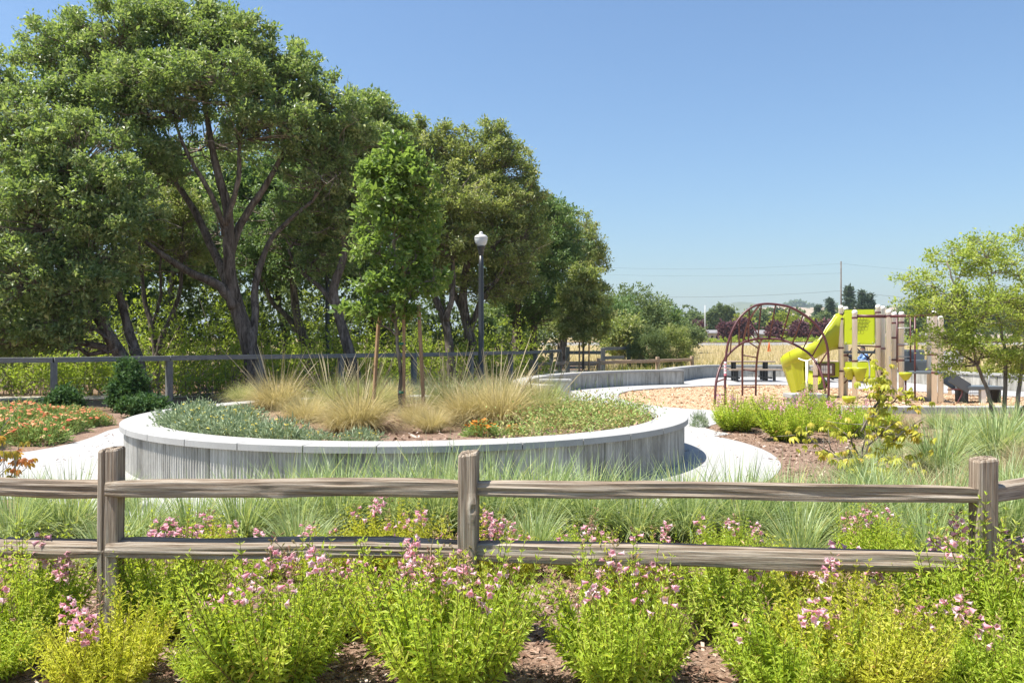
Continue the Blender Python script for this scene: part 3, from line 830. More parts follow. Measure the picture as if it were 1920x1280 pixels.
def back_fences():
    t = thing('log_rail_fence', 'low tan log rail fence behind the curling seat wall bed', 'fence', (1.2, 32.0, 0))
    for x, y in ((0.75, 31.7), (3.6, 34), (6.6, 37.0), (8.6, 39)):
        MB().bbox((0, 0, .33), (.14, .14, .95), .015).build('post', M['old_log'], t, loc=(x-1.2, y-32, 0), rz=.4)
    for a, b in (((0.75, 31.7), (3.6, 34)), ((3.6, 34), (6.6, 37)), ((6.6, 37), (8.6, 39))):
        L = math.hypot(b[0]-a[0], b[1]-a[1])
        link('rail', log_mesh(L, .13, .13, int(L*100), rag=.03), M['old_log'], t, loc=(a[0]-1.2, a[1]-32, .62)).rotation_euler = (0, 0, math.atan2(b[1]-a[1], b[0]-a[0]))
    t = thing('field_fence', 'grey timber field fence with tall end post at the edge of the dry grass', 'fence', (2.6, 38.2, 0))
    for x, y, h in ((2.6, 38.2, 1.25), (4.3, 38.6, 1.2), (6.3, 44, 1.35)):
        MB().bbox((0, 0, h/2-.05), (.2, .2, h+.1), .015).build('post', M['grey_post'], t, loc=(x-2.6, y-38.2, 0))
    for a, b, z in (((2.6, 38.2), (4.3, 38.6), .98), ((2.6, 38.2), (4.3, 38.6), .45), ((4.3, 38.6), (6.3, 44), 1.15), ((4.3, 38.6), (5.6, 40.5), .72)):
        L = math.hypot(b[0]-a[0], b[1]-a[1])
        MB().bbox((L/2, 0, 0), (L-.21, .06, .16), .008).build('rail', M['grey_wood'], t, loc=(a[0]-2.6, a[1]-38.2, z), rz=math.atan2(b[1]-a[1], b[0]-a[0]))
back_fences()
# ------------------------------------------------------------------ trees
def norm_rows(r, n): return unit(r.normal(0, 1, (n, 3)))

def make_crown(r, clumps, cr, tufts, per, L, W, tuft_r=0.13, flat=0.8):
    """clumps (k,3): each holds tufts, each tuft a spray of leaves"""
    k = len(clumps)
    cr = np.broadcast_to(cr, (k,))
    tp = clumps[:, None, :] + norm_rows(r, k*tufts).reshape(k, tufts, 3) * (r.uniform(0, 1, (k, tufts, 1))**0.45) * cr[:, None, None] * np.array([1, 1, flat])
    out = unit(tp - clumps[:, None, :]) + np.array([0, 0, 0.35])
    crnd = r.uniform(0, 1, (k, 1, 1)); trnd = r.uniform(0, 1, (k, tufts, 1))
    pos = tp[:, :, None, :] + r.normal(0, tuft_r, (k, tufts, per, 3)) * np.array([1, 1, .75])
    d = out[:, :, None, :] * 0.8 + r.normal(0, .75, (k, tufts, per, 3))
    up = r.normal(0, .7, (k, tufts, per, 3)) + np.array([0, 0, 0.9]) + out[:, :, None, :]*.5
    n = k*tufts*per
    rv = np.clip(0.15*crnd + 0.45*trnd + 0.40*r.uniform(0, 1, (k, tufts, per)), 0, 1)
    s = r.lognormal(0, .28, n)
    V, F = leaf_arrays(pos.reshape(-1, 3), d.reshape(-1, 3), up.reshape(-1, 3), L*s, W*s, .08, .16)
    return V, F, np.repeat(rv.ravel(), 4), tp.reshape(-1, 3)

def lobe_clumps(r, lobes, shoots=0.0):
    """lobe = (centre, (rx, ry, rz), n)"""
    C, I, S = [], [], []
    for i, (c, rad, n) in enumerate(lobes):
        u = norm_rows(r, n*2)
        u = u[u[:, 2] > -0.75][:n]
        q = c + u * np.array(rad) * (r.uniform(0.35, 1.0, (len(u), 1))**0.55)
        C.append(q); I.append(np.full(len(u), i))
        if shoots:
            u = norm_rows(r, int(n*shoots)*2); u = u[u[:, 2] > -.3][:int(n*shoots)]
            C.append(c + u*np.array(rad)*r.uniform(.98, 1.34, (len(u), 1))); I.append(np.full(len(u), i))
            S.append(np.concatenate([r.uniform(.62, 1.1, len(q)), r.uniform(.22, .48, len(u))]))
        else: S.append(r.uniform(.62, 1.1, len(q)))
    return np.concatenate(C), np.concatenate(I), np.concatenate(S)

def wiggle(r, a, b, n, amp):
    t = np.linspace(0, 1, n)[:, None]
    p = a + (b - a)*t + np.sin(t*np.pi)*r.normal(0, amp, 3)*0.6
    p[1:-1] += r.normal(0, amp*.22, (n-2, 3))
    return p

def tree(name, label, stems, lobes, leaf, seed, bark='bark', cr=0.46, tufts=9, per=15, L=0.102, W=0.052, tuft_r=0.085, group=None,
         cat='tree', twigs=True, dead=0, br=0.028, shoots=0.7):
    """stems: list of (points (n,3), base radius, top radius); lobes in world metres"""
    r = rg(seed)
    base = np.array(stems[0][0][0])
    t = thing(name, label, cat, tuple(base), group)
    tr = MB(); bm_ = MB()
    spts, srad = [], []
    for pts, ra, rb in stems:
        p = resample(catmull(pts, 6), n=22)
        p[2:] += np.cumsum(r.normal(0, .012, p[2:].shape), 0) * [1, 1, .3]
        rad = np.linspace(ra, rb, 22) * (1 + r.normal(0, .04, 22))
        rad[0] *= 1.35; rad[1] *= 1.12
        tr.tube(p - base, rad, 9)
        spts.append(p); srad.append(rad)
    SP = np.concatenate(spts); SRr = np.concatenate(srad)
    clumps, idx, cs_ = lobe_clumps(r, lobes, shoots)
    cr = cr*cs_
    limb_pts = []
    for i, (c, rad, n) in enumerate(lobes):
        c = np.asarray(c)
        dd = np.linalg.norm(SP - c, axis=1) + np.maximum(0, SP[:, 2] - c[2] + .4)*3 + np.maximum(0, 1.2 + base[2] - SP[:, 2])*4
        k = int(np.argmin(dd)); a = SP[k]
        q = wiggle(r, a, c + np.array([0, 0, .3])*rad[2], 9, 0.12*np.linalg.norm(c - a))
        r0_ = min(SRr[k]*.8, 0.035 + 0.02*np.linalg.norm(c - a))
        tr.tube(q - base, np.linspace(r0_, br*.8, 9), 6)
        limb_pts.append(q)
    for j, c in enumerate(clumps):
        q = limb_pts[idx[j]]
        k = int(np.argmin(np.linalg.norm(q - c, axis=1) + np.maximum(0, q[:, 2] - c[2])))
        s = q[max(k-1, 0)]
        w = wiggle(r, s, c, 5, .10*np.linalg.norm(c - s))
        bm_.tube(w - base, np.linspace(br, br*.28, 5), 4, False)
        if twigs:
            for _ in range(3):
                e = c + r.normal(0, 1, 3)*np.broadcast_to(cr, (len(clumps),))[j]*.6
                bm_.tube(np.array([w[3], (w[3]+e)/2 + r.normal(0, .04, 3), e]) - base, [br*.36, br*.26, br*.12], 3, False)
    CZ = np.quantile(clumps[:, 2], .55)
    for _ in range(dead):                                   # bare twigs inside the crown
        q = limb_pts[r.integers(len(limb_pts))]; a = q[r.integers(1, 5)]
        e = a + r.normal(0, .65, 3)*[1, 1, .6] + np.array([0, -.5, .2])
        if e[2] > CZ: continue
        w = wiggle(r, a, e, 6, .25)
        bm_.tube(w - base, np.linspace(br*.8, br*.2, 6), 3, False)
        for _k in range(5):
            s = w[r.integers(2, 6)]; bm_.tube(np.array([s, s + r.normal(0, .25, 3)]) - base, [br*.2, br*.08], 3, False)
    tr.build('trunk', M[bark], t, True)
    bm_.build('branches', M['twig'], t)
    V, F, rv, _ = make_crown(r, clumps, cr, tufts, per, L, W, tuft_r)
    link('crown', mesh_np('crown', V - base, [F], {'rnd': rv}), M[leaf], t)
    return t

def LB(Y, *ls):
    """lobes given as (px, py, half width px, half height px, depth offset, clumps)"""
    out = []
    for px, py, rx, rz, dy, n in ls:
        y = Y + dy; k = y / FPX
        out.append((P(px, py, y), (rx*k, (rx+rz)/2*k*0.9, rz*k), n))
    return out
def ST(Y, pts):
    return [P(px, py, Y + dy) if py is not None else None for px, py, dy in pts]
def base_z(p): return p

big = 'row of mature oaks behind the grey fence'
Y = 21.2
tree('oak_tree', 'wide silvery oak with two leaning trunks at the left end of the tree row', [
    (ST(Y, [(272, 748, 0), (245, 700, 0), (212, 640, 0), (172, 570, -.2), (120, 500, -.4), (70, 430, -.6)]), .21, .07),
    (ST(Y, [(272, 745, .1), (262, 680, .2), (240, 600, .4), (222, 520, .4), (215, 430, .2)]), .17, .06)],
    LB(Y, (40, 235, 105, 85, 0, 40), (150, 300, 95, 75, -.6, 44), (-45, 340, 110, 110, .3, 34), (190, 400, 80, 80, -.9, 44), (60, 420, 110, 90, -1.0, 54), (40, 540, 105, 75, -1.0, 44), (165, 505, 75, 70, -.8, 34), (-30, 150, 70, 60, 0.4, 20), (-40, 640, 70, 60, 0, 22), (130, 580, 50, 45, -.8, 16), (30, 640, 55, 40, -.6, 16), (90, 620, 45, 35, -.9, 12)),
    'oak', 101, group=big, dead=40)
Y = 23.0
tree('oak_tree', 'tallest oak with thick leaning trunk forking low and bare inner branches', [
    (ST(Y, [(484, 742, 0), (470, 660, 0), (440, 570, 0), (425, 500, -.1), (422, 400, -.2), (400, 300, -.3), (385, 190, -.2)]), .27, .06),
    (ST(Y, [(442, 575, 0), (412, 535, -.2), (360, 510, -.4), (310, 480, -.6), (270, 450, -.8)]), .16, .06),
    (ST(Y, [(432, 540, 0), (400, 470, .3), (370, 400, .5), (320, 320, .6), (270, 230, .6)]), .14, .05),
    (ST(Y, [(470, 650, 0), (480, 590, .3), (478, 540, .4), (500, 470, .5), (540, 420, .5), (590, 380, .5)]), .13, .05),
    (ST(Y, [(424, 440, -.1), (395, 360, -.6), (350, 290, -.9), (320, 220, -.9)]), .09, .035),
    (ST(Y, [(422, 420, -.2), (450, 340, -.6), (455, 260, -.7), (480, 190, -.7)]), .09, .035),
    (ST(Y, [(428, 490, 0), (450, 420, .2), (490, 360, .3), (530, 290, .4), (575, 230, .3)]), .13, .05)],
    LB(Y, (135, 110, 85, 65, .2, 38), (235, 95, 85, 75, -.3, 46), (335, 75, 80, 68, 0, 46), (430, 105, 75, 70, -.4, 40), (520, 165, 72, 68, 0, 40), (610, 225, 65, 65, .4, 34), (175, 205, 90, 75, -.9, 44), (275, 180, 95, 62, -1.2, 40), (400, 160, 95, 52, -1.4, 34), (505, 235, 72, 55, -1.0, 30), (275, 300, 50, 60, -.8, 20), (610, 310, 60, 65, .4, 30), (660, 275, 48, 70, .8, 24), (400, 290, 110, 70, 1.9, 26), (300, 30, 60, 30, 0.4, 16), (560, 130, 30, 40, 0.4, 10), (440, 60, 24, 35, 0.2, 9)),
    'oak', 102, group=big, dead=110)
Y = 25.5
tree('oak_tree', 'thin multi-stemmed young oak with bare curving stems just right of the silvery oak', [
    (ST(Y, [(292, 728, 0), (290, 660, 0), (282, 610, 0), (268, 560, 0), (262, 500, 0), (255, 430, 0)]), .12, .03),
    (ST(Y, [(291, 690, 0), (300, 640, 0), (322, 590, .2), (338, 540, .2), (336, 470, .2), (345, 410, .2)]), .10, .03),
    (ST(Y, [(283, 615, 0), (300, 560, .1), (296, 500, .1), (310, 440, .1)]), .06, .025)],
    LB(Y, (262, 420, 50, 40, 0, 16), (340, 395, 45, 40, .3, 16), (300, 450, 40, 30, .2, 9), (350, 470, 34, 28, .3, 8), (250, 490, 34, 26, .2, 7)),
    'oak2', 113, group=big, dead=40)
Y = 28.5
tree('oak_tree', 'dark slender oak standing behind the big forked oak', [
    (ST(Y, [(585, 712, 0), (575, 650, 0), (558, 600, 0), (548, 530, 0), (545, 440, 0)]), .2, .07),
    (ST(Y, [(570, 640, 0), (535, 590, .2), (505, 560, .3), (480, 500, .3)]), .12, .05)],
    LB(Y, (520, 430, 75, 70, 0, 34), (590, 380, 70, 80, .5, 36), (470, 500, 70, 50, .4, 22), (560, 500, 70, 45, -.2, 22), (330, 420, 90, 70, 1, 28), (640, 470, 50, 60, .6, 18)),
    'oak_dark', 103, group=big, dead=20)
Y = 24.8
tree('oak_tree', 'oak with dark curved trunk just left of the staked young tree', [
    (ST(Y, [(672, 732, 0), (650, 650, 0), (633, 590, 0), (622, 540, 0), (640, 480, 0), (636, 410, 0), (650, 330, .1)]), .2, .06),
    (ST(Y, [(630, 575, 0), (605, 540, .2), (575, 515, .3), (545, 470, .3)]), .1, .04)],
    LB(Y, (650, 330, 65, 65, 0, 34), (695, 250, 35, 60, .4, 20), (600, 400, 60, 60, -.4, 28), (660, 430, 45, 60, .4, 22), (690, 380, 40, 60, .6, 20), (712, 225, 28, 40, .6, 14), (745, 262, 28, 36, .8, 12), (606, 485, 44, 36, 0.4, 16), (575, 440, 40, 40, 0.6, 14)),
    'oak', 104, group=big, dead=12)
Y = 29.0
tree('oak_tree', 'olive green oak with a twisted forked trunk left of the street lamp', [
    (ST(Y, [(850, 722, 0), (842, 650, 0), (832, 595, 0), (815, 550, .1), (805, 500, .2), (800, 420, .2)]), .19, .06),
    (ST(Y, [(834, 600, 0), (848, 560, 0), (850, 510, 0), (845, 440, 0)]), .12, .05)],
    LB(Y, (800, 300, 50, 62, .3, 30), (765, 265, 28, 40, .4, 12), (735, 285, 30, 45, .8, 12), (725, 345, 35, 45, .8, 12), (850, 380, 60, 55, -.5, 34), (800, 410, 60, 60, -.5, 32), (760, 350, 50, 60, .4, 20), (845, 455, 55, 45, -.5, 24), (785, 490, 45, 40, .4, 14), (830, 265, 22, 30, .3, 8)),
    'oak2', 105, group=big, dead=14)
Y = 31.0
tree('oak_tree', 'broad olive oak whose dark trunk stands directly behind the street lamp', [
    (ST(Y, [(893, 715, 0), (882, 640, 0), (870, 585, 0), (868, 540, 0), (885, 450, 0), (900, 370, 0)]), .25, .07),
    (ST(Y, [(872, 590, 0), (850, 545, .2), (830, 500, .3), (822, 440, .3)]), .14, .05),
    (ST(Y, [(882, 620, 0), (905, 560, -.2), (935, 520, -.4), (960, 460, -.4)]), .12, .05)],
    LB(Y, (895, 305, 55, 52, 0, 36), (950, 320, 45, 50, .3, 28), (905, 395, 65, 55, -.7, 42), (970, 395, 45, 60, .2, 28), (920, 470, 70, 50, -.5, 36), (985, 455, 40, 50, .2, 20), (900, 535, 55, 38, .5, 18), (960, 535, 50, 40, .2, 18), (925, 260, 28, 24, 0.2, 8)),
    'oak2', 106, group=big, dead=14)
Y = 36.5
tree('oak_tree', 'shady dark oak with two close upright trunks right of the street lamp', [
    (ST(Y, [(972, 703, 0), (970, 640, 0), (966, 580, 0), (975, 500, 0)]), .3, .1),
    (ST(Y, [(998, 703, .3), (1000, 640, .3), (1004, 580, .3), (1015, 500, .3)]), .2, .08)],
    LB(Y, (990, 400, 40, 50, 0, 26), (1030, 430, 45, 50, -.3, 32), (985, 480, 60, 50, -.9, 36), (1050, 500, 45, 50, 0, 26), (1000, 555, 65, 45, -.6, 36), (1045, 585, 45, 45, .4, 20), (965, 590, 35, 30, 0.5, 12)),
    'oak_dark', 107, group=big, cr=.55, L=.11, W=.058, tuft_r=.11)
Y = 43.0
tree('oak_tree', 'farthest oak of the tree row with ragged right edge against the sky', [
    (ST(Y, [(1052, 690, 0), (1056, 620, 0), (1070, 540, 0), (1085, 470, 0)]), .28, .08)],
    LB(Y, (1055, 415, 28, 28, 0, 14), (1085, 455, 38, 40, 0, 30), (1112, 490, 28, 30, .3, 16), (1060, 500, 45, 50, -.8, 32), (1100, 560, 40, 40, -.4, 24), (1060, 600, 45, 45, 0, 24)),
    'oak2', 108, group=big, cr=.55, L=.11, W=.058, tuft_r=.11)
Y = 33.0
tree('young_oak_tree', 'small pale oak with staked stem before the far end of the oak row', [
    (ST(Y, [(1094, 708, 0), (1094, 660, 0), (1096, 600, 0), (1098, 540, 0)]), .055, .02)],
    LB(Y, (1098, 520, 22, 28, 0, 12), (1085, 560, 34, 30, 0, 20), (1108, 580, 32, 30, -.2, 18), (1080, 610, 36, 28, 0, 18), (1105, 630, 32, 24, 0, 14)),
    'oak2', 109, cr=.3, L=.11, br=.014)
for k, (px, dy) in enumerate(((1086, -.1), (1104, .2))):
    b = P(px, 708, 33 + dy)
    MB().tube([(0, 0, -.1), (0.01, 0, 1.5)], .035, 6).build('tree_stake', M['stake'], None, label='%s tan stake beside the small pale oak near the far fence' % ('left' if k == 0 else 'right'), cat='stake', group='stakes of the small far oak', loc=(b[0], b[1], 0))

# trees behind the row that close the view
bk = 'second row of oaks deep behind the grey fence'
for k, (px, py, w, h, Yb, lab) in enumerate([(-60, 470, 150, 190, 31, 'dark background oak behind the left end of the tree row'),
        (150, 440, 130, 200, 34, 'dark background oak seen between the silvery oak and the tallest oak'),
        (330, 440, 120, 170, 33, 'dark background oak seen through the fork of the tallest oak'),
        (530, 400, 130, 190, 36, 'dark background oak behind the slender dark oak'),
        (700, 400, 110, 180, 36, 'dark background oak behind the staked young tree'),
        (840, 450, 100, 150, 40, 'dark background oak behind the street lamp'),
        (980, 520, 70, 100, 48, 'dark background oak behind the two upright trunks')]):
    kk = Yb / FPX
    r = rg(300 + k); ls = []
    for _ in range(9):
        ls.append((px + r.uniform(-.65, .65)*w, py + r.uniform(-.75, .75)*h, w*.45, h*.34, r.uniform(-1.5, 1.5), 17))
    bx = (px - 960) / FPX * Yb
    tree('background_oak_tree', lab, [([np.array([bx, Yb, -.1]), np.array([bx+.2, Yb, 1.5]), np.array([bx-.2, Yb, 3.2]), np.array([bx, Yb, 5])], .22, .08)],
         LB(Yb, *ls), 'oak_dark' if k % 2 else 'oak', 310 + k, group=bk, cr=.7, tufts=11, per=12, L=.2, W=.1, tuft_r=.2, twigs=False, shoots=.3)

# undergrowth beyond the fence: one leafy mass nobody could count
def leafy_mass(name, centres, radii, n, L, W, mat, seed, kind='stuff', label=None, cat=None, stems=True):
    r = rg(seed); centres = np.asarray(centres, float)
    radii = np.asarray(radii, float)
    if radii.ndim == 1: radii = radii[:, None]*np.array([1, 1, .9])
    V, F, rv, tp = make_crown(r, centres, 1.0, n, 14, L, W, .13, 1.0)
    k = len(centres)
    u = (tp.reshape(k, n, 3) - centres[:, None])
    # stretch each unit ball to its own radii, leaves keep their size
    sh = (u*(radii[:, None] - 1)).reshape(-1, 3)
    V = V.reshape(k*n, 14*4, 3) + sh[:, None]
    V[..., 2] = np.where(V[..., 2] < -.1, -V[..., 2]*.5, V[..., 2])
    return link(name, mesh_np(name, V.reshape(-1, 3), [F], {'rnd': rv}), M[mat], kind=kind, label=label, cat=cat)
rb_ = rg(76)
cs, rs = [], []
for px in np.arange(-150, 1040, 30):
    for row in range(3):
        Yb = 33 + row*3.5 + rb_.uniform(-.8, .8) + max(0, px - 550)*.022
        h = rb_.uniform(1.8, 2.7)*(1, 1.15, 1.3)[row]*(1.0 if px < 700 else .72)
        cs.append(((px + rb_.uniform(-15, 15) - 960)/FPX*Yb, Yb, h*.9)); rs.append((rb_.uniform(.8, 1.3), 1.1, h))
leafy_mass('background_brush', cs, rs, 34, .19, .10, 'far_green', 75)
r1 = rg(77)
cs, rs = [], []
for px in np.arange(-120, 1010, 24):
    for row in range(3):
        Yb = 23.5 + row*3.2 + r1.uniform(-.6, .6) + max(0, px - 500)*0.017
        h = r1.uniform(.3, 1.55)*(1 + .4*row)*(1.0 if px < 620 else .75)
        if 150 < px < 300 and row == 0: h *= .6
        cs.append(((px + r1.uniform(-15, 15) - 960)/FPX*Yb, Yb, h*.85)); rs.append((r1.uniform(.6, 1.0), .9, h))
leafy_mass('undergrowth_thicket', cs, rs, 24, .11, .05, 'thicket', 78)
mb = MB()
for c, q in zip(cs, rs):
    for _ in range(7):
        a = np.array([c[0] + r1.normal(0, .3), c[1] + r1.normal(0, .3), -.1]); e = np.array(c) + r1.normal(0, .45, 3)
        mb.tube(wiggle(r1, a, e, 4, .1), [.018, .014, .01, .005], 3, False)
mb.build('undergrowth_stems', M['twig'], None, kind='stuff')

def shrub(name, label, c, rad, mat, seed, n=60, L=.07, W=.035, group=None, nl=10):
    r = rg(seed)
    t = thing(name, label, 'shrub', (c[0], c[1], 0), group)
    cl = norm_rows(r, n); cl = cl*np.array(rad)*(r.uniform(.3, 1, (n, 1))**.5); cl[:, 2] = np.abs(cl[:, 2] + rad[2]*.85)
    V, F, rv, _ = make_crown(r, cl, min(rad)*.33, nl, 13, L, W, L*1.0)
    link('foliage', mesh_np('foliage', V, [F], {'rnd': rv}), M[mat], t)
    mb = MB()
    for k in range(0, n, 2):
        mb.tube(wiggle(r, np.array([r.normal(0, .05), r.normal(0, .05), -.05]), cl[k], 5, .08), np.linspace(.014, .004, 5), 4, False)
    mb.build('branches', M['twig'], t)
    return t
shrub('rounded_shrub', 'dark green rounded shrub growing against the grey fence left of the planter', (-8.45, 18.0), (.40, .36, .56), 'dark_shrub', 120, 70)
shrub('low_shrub', 'small dark shrub at the foot of the fence post behind coral flowers', (-9.3, 17.0), (.28, .24, .26), 'dark_shrub', 121, 36)
shrub('low_shrub', 'low dark shrub at the left rear edge of the round planter', (-7.4, 16.5), (.55, .35, .2), 'dark_shrub', 122, 30)
for k, (px, Yb, rad, lab) in enumerate([(1215, 43, (1.0, .9, 1.25), 'left half of the tall willow-like shrubs at the edge of the dry field'),
                                         (1262, 44, (.95, .9, 1.3), 'right half of the tall willow-like shrubs at the edge of the dry field')]):
    shrub('willow_shrub', lab, ((px-960)/FPX*Yb, Yb), rad, 'oak2' if k else 'far_green', 130 + k, 90, .11, .03, 'pair of tall shrubs at the edge of the dry field', nl=11)

# staked young tree in the planter
def young_tree():
    zb = .40; Yb = 11.8
    b = P(752, 780, Yb); b[2] = zb
    pts = [b, P(750, 700, Yb), P(748, 600, Yb), P(747, 500, Yb), P(744, 400, Yb), P(742, 300, Yb), P(742, 250, Yb)]
    t = tree('young_oak_tree', 'bright green young oak staked upright in the round planter', [(pts, .032, .008)],
        LB(Yb, (690, 330, 16, 26, .1, 4), (712, 322, 20, 28, .1, 5), (738, 302, 16, 26, 0, 5), (762, 312, 20, 26, .1, 4), (748, 340, 24, 26, 0, 6), (775, 345, 34, 36, -.1, 11), (718, 375, 38, 34, -.1, 10), (690, 420, 22, 22, .1, 4), (748, 420, 40, 30, 0, 11), (795, 405, 26, 30, .15, 6),
            (800, 460, 30, 24, .1, 5), (702, 475, 34, 26, 0, 7), (765, 490, 44, 28, .1, 9), (708, 535, 40, 24, -.1, 8), (778, 545, 40, 24, .1, 7), (735, 575, 36, 20, -.1, 6), (684, 588, 36, 13, -.1, 6), (815, 522, 24, 12, .1, 3), (770, 595, 36, 14, .1, 4), (742, 270, 5, 10, 0, 2)),
        'young_oak', 140, 'pale_bark', cr=.17, tufts=6, per=9, L=.075, W=.048, tuft_r=.05, br=.009)
    st = MB().box((0, 0, 1.15), (.04, .04, 2.5)).build('tree_stake', M['stake'], None, label='brown square stake tied along the trunk of the young planter tree', cat='stake', loc=(b[0]+.045, b[1]-.03, zb-.15))
    for z in (.35, 1.05, 2.2):
        MB().lathe([(.045, 0), (.05, .005), (.05, .03), (.045, .035)], (0.02, -.01, z), 10).build('tree_tie', M['tie'], t)
    for px, Ys, lean, top, lab in ((704, 12.05, .10, 1.55, 'leaning tan stake left of the young planter tree'), (791, 11.75, -.09, 1.62, 'leaning tan stake right of the young planter tree')):
        q = P(px, 700, Ys)
        MB().tube([(0, 0, -.15), (lean*.5, 0, top*.5), (lean, 0.02, top)], .028, 8).build('tree_stake', M['stake'], None, label=lab, cat='stake', group='side stakes of the young planter tree', loc=(q[0]-lean*.45, q[1], zb))
young_tree()

# small many-stemmed tree at the right edge
def right_tree():
    Yb = 15.6
    def S(px, py, dy=0): return P(px, py, Yb + dy)
    tree('multi_stem_tree', 'airy many-stemmed small tree with pale green leaves at the right edge', [
        ([S(1868, 800), S(1858, 765), S(1850, 735), S(1834, 700), S(1815, 640, -.2), S(1790, 560, -.3), S(1765, 490, -.3)], .042, .012),
        ([S(1886, 800), S(1886, 755), S(1890, 700), S(1884, 640), S(1870, 560), S(1850, 480)], .045, .012),
        ([S(1902, 800, .1), S(1908, 755, .1), S(1914, 700, .1), S(1925, 620, .2), S(1930, 540, .2), S(1925, 470, .2)], .045, .012),
        ([S(1898, 795, .1), S(1930, 750, .2), S(1965, 700, .3), S(1990, 620, .3)], .035, .012)],
        LB(Yb, (1800, 500, 50, 36, 0, 11), (1745, 535, 40, 28, -.2, 7), (1720, 570, 28, 20, -.2, 4), (1850, 490, 55, 42, 0, 14), (1905, 500, 50, 45, .2, 13), (1790, 580, 62, 40, -.4, 19), (1850, 580, 60, 45, -.4, 21), (1920, 590, 55, 55, 0, 19), (1770, 640, 50, 32, -.3, 13), (1840, 655, 58, 34, -.3, 18), (1905, 660, 50, 40, 0, 14), (1885, 690, 40, 26, .2, 7), (1985, 560, 55, 80, .3, 18), (1835, 460, 34, 22, .1, 6), (1930, 450, 30, 20, .2, 4), (1705, 525, 18, 12, -.2, 2), (1790, 688, 30, 16, -.2, 4)),
        'pale_tree', 150, 'pale_bark', cr=.21, tufts=7, per=13, L=.048, W=.026, tuft_r=.055, br=.009)
right_tree()
# ------------------------------------------------------------------ grasses
def grass_mesh(seed, n, L, spread, a0, a1, W, root_r, segs=4, tw=.6, qp=.8, inner=0.0):
    r = rg(seed)
    az = r.uniform(0, 2*np.pi, n); rr = root_r*np.sqrt(r.uniform(0, 1, n))
    a = r.normal(0, .6, n)
    root = np.stack([np.cos(az+a)*rr, np.sin(az+a)*rr, np.full(n, -.03)], 1)
    q = r.uniform(0, 1, n)**qp
    V, F, m = blades(root, az, L*r.uniform(.55, 1.05, n)*(1 - inner*(1 - q)), W*r.uniform(.7, 1.2, n), a0*q*spread, (a1*q + .1)*spread, segs, r, tw)
    return mesh_np('blades', V, [F], {'rnd': np.repeat(np.clip(r.beta(1.6, 1.9, n), 0, 1), m)})

BG = [grass_mesh(200+k, 560, .72, 1.0, .8, 2.0, .0105, .12) for k in range(4)]
for m_ in BG: m_.materials.append(M['blue_grass'])
SG = [grass_mesh(210+k, 700, .55, 1.1, .7, 1.6, .0045, .14) for k in range(2)]
for m_ in SG: m_.materials.append(M['straw_grass'])
def spikes_mesh(seed, n, L, a1, rad, mat, curve=.25):
    r = rg(seed); mb = MB()
    for _ in range(n):
        az = r.uniform(0, 2*np.pi); a = a1*r.uniform(0.02, 1)**.7; l = L*r.uniform(.65, 1.05)
        p = [np.array([math.cos(az)*.08, math.sin(az)*.08, 0])]
        for k in range(5):
            aa = a*(0.7 + curve*k*.3)
            p.append(p[-1] + np.array([math.cos(az)*math.sin(aa), math.sin(az)*math.sin(aa), math.cos(aa)])*l/5)
        mb.tube(p, [rad, rad, rad, rad*1.5, rad*1.7, rad*.4], 3, False, r.uniform(0, 1))
    me = mesh_np('flower_stalks', np.concatenate(mb.V), mb._faces(), {'rnd': np.concatenate(mb.A)})
    me.materials.append(M[mat]); return me

def clump(name, label, cat, group, loc, meshes, scale, rz):
    t = thing(name, label, cat, loc, group, rz)
    t.scale = scale
    for nm, me in meshes:
        o = link(nm, me, None, t)
        if nm in ('flower_heads', 'flower_stalks'): o['kind'] = 'stuff'
    return t

r2 = rg(400)
row = []
for px, py, s in [(30, 1010, .92), (130, 1000, .9), (265, 1015, .82), (360, 1010, .85), (455, 1005, .92), (550, 990, 1.02), (640, 985, 1.12), (735, 985, 1.1), (820, 990, 1.12), (920, 985, 1.15),
                  (1010, 985, 1.12), (1105, 990, 1.05), (1190, 1000, .98), (1290, 1000, 1.0), (1390, 1000, 1.02), (1480, 1000, 1.0), (1580, 1005, .95), (1680, 1005, .95), (1770, 1000, 1.0), (1885, 1000, 1.0), (1960, 990, 1)]:
    x, y = G(px, py); row.append((x, y, s))
mid_words = lambda i, n, what: '%s blue-green grass tuft %s' % (nthl(i, n), what)
for i, (x, y, s) in enumerate(row):
    clump('blue_grass_tuft', mid_words(i, len(row), 'in the row just behind the split rail fence'), 'grass', 'blue-green grass row behind the split rail fence',
          (x, y, -.03), [('blades', BG[i % 4])], (s*1.05, s*1.05, s*r2.uniform(.92, 1.05)), r2.uniform(0, 6))
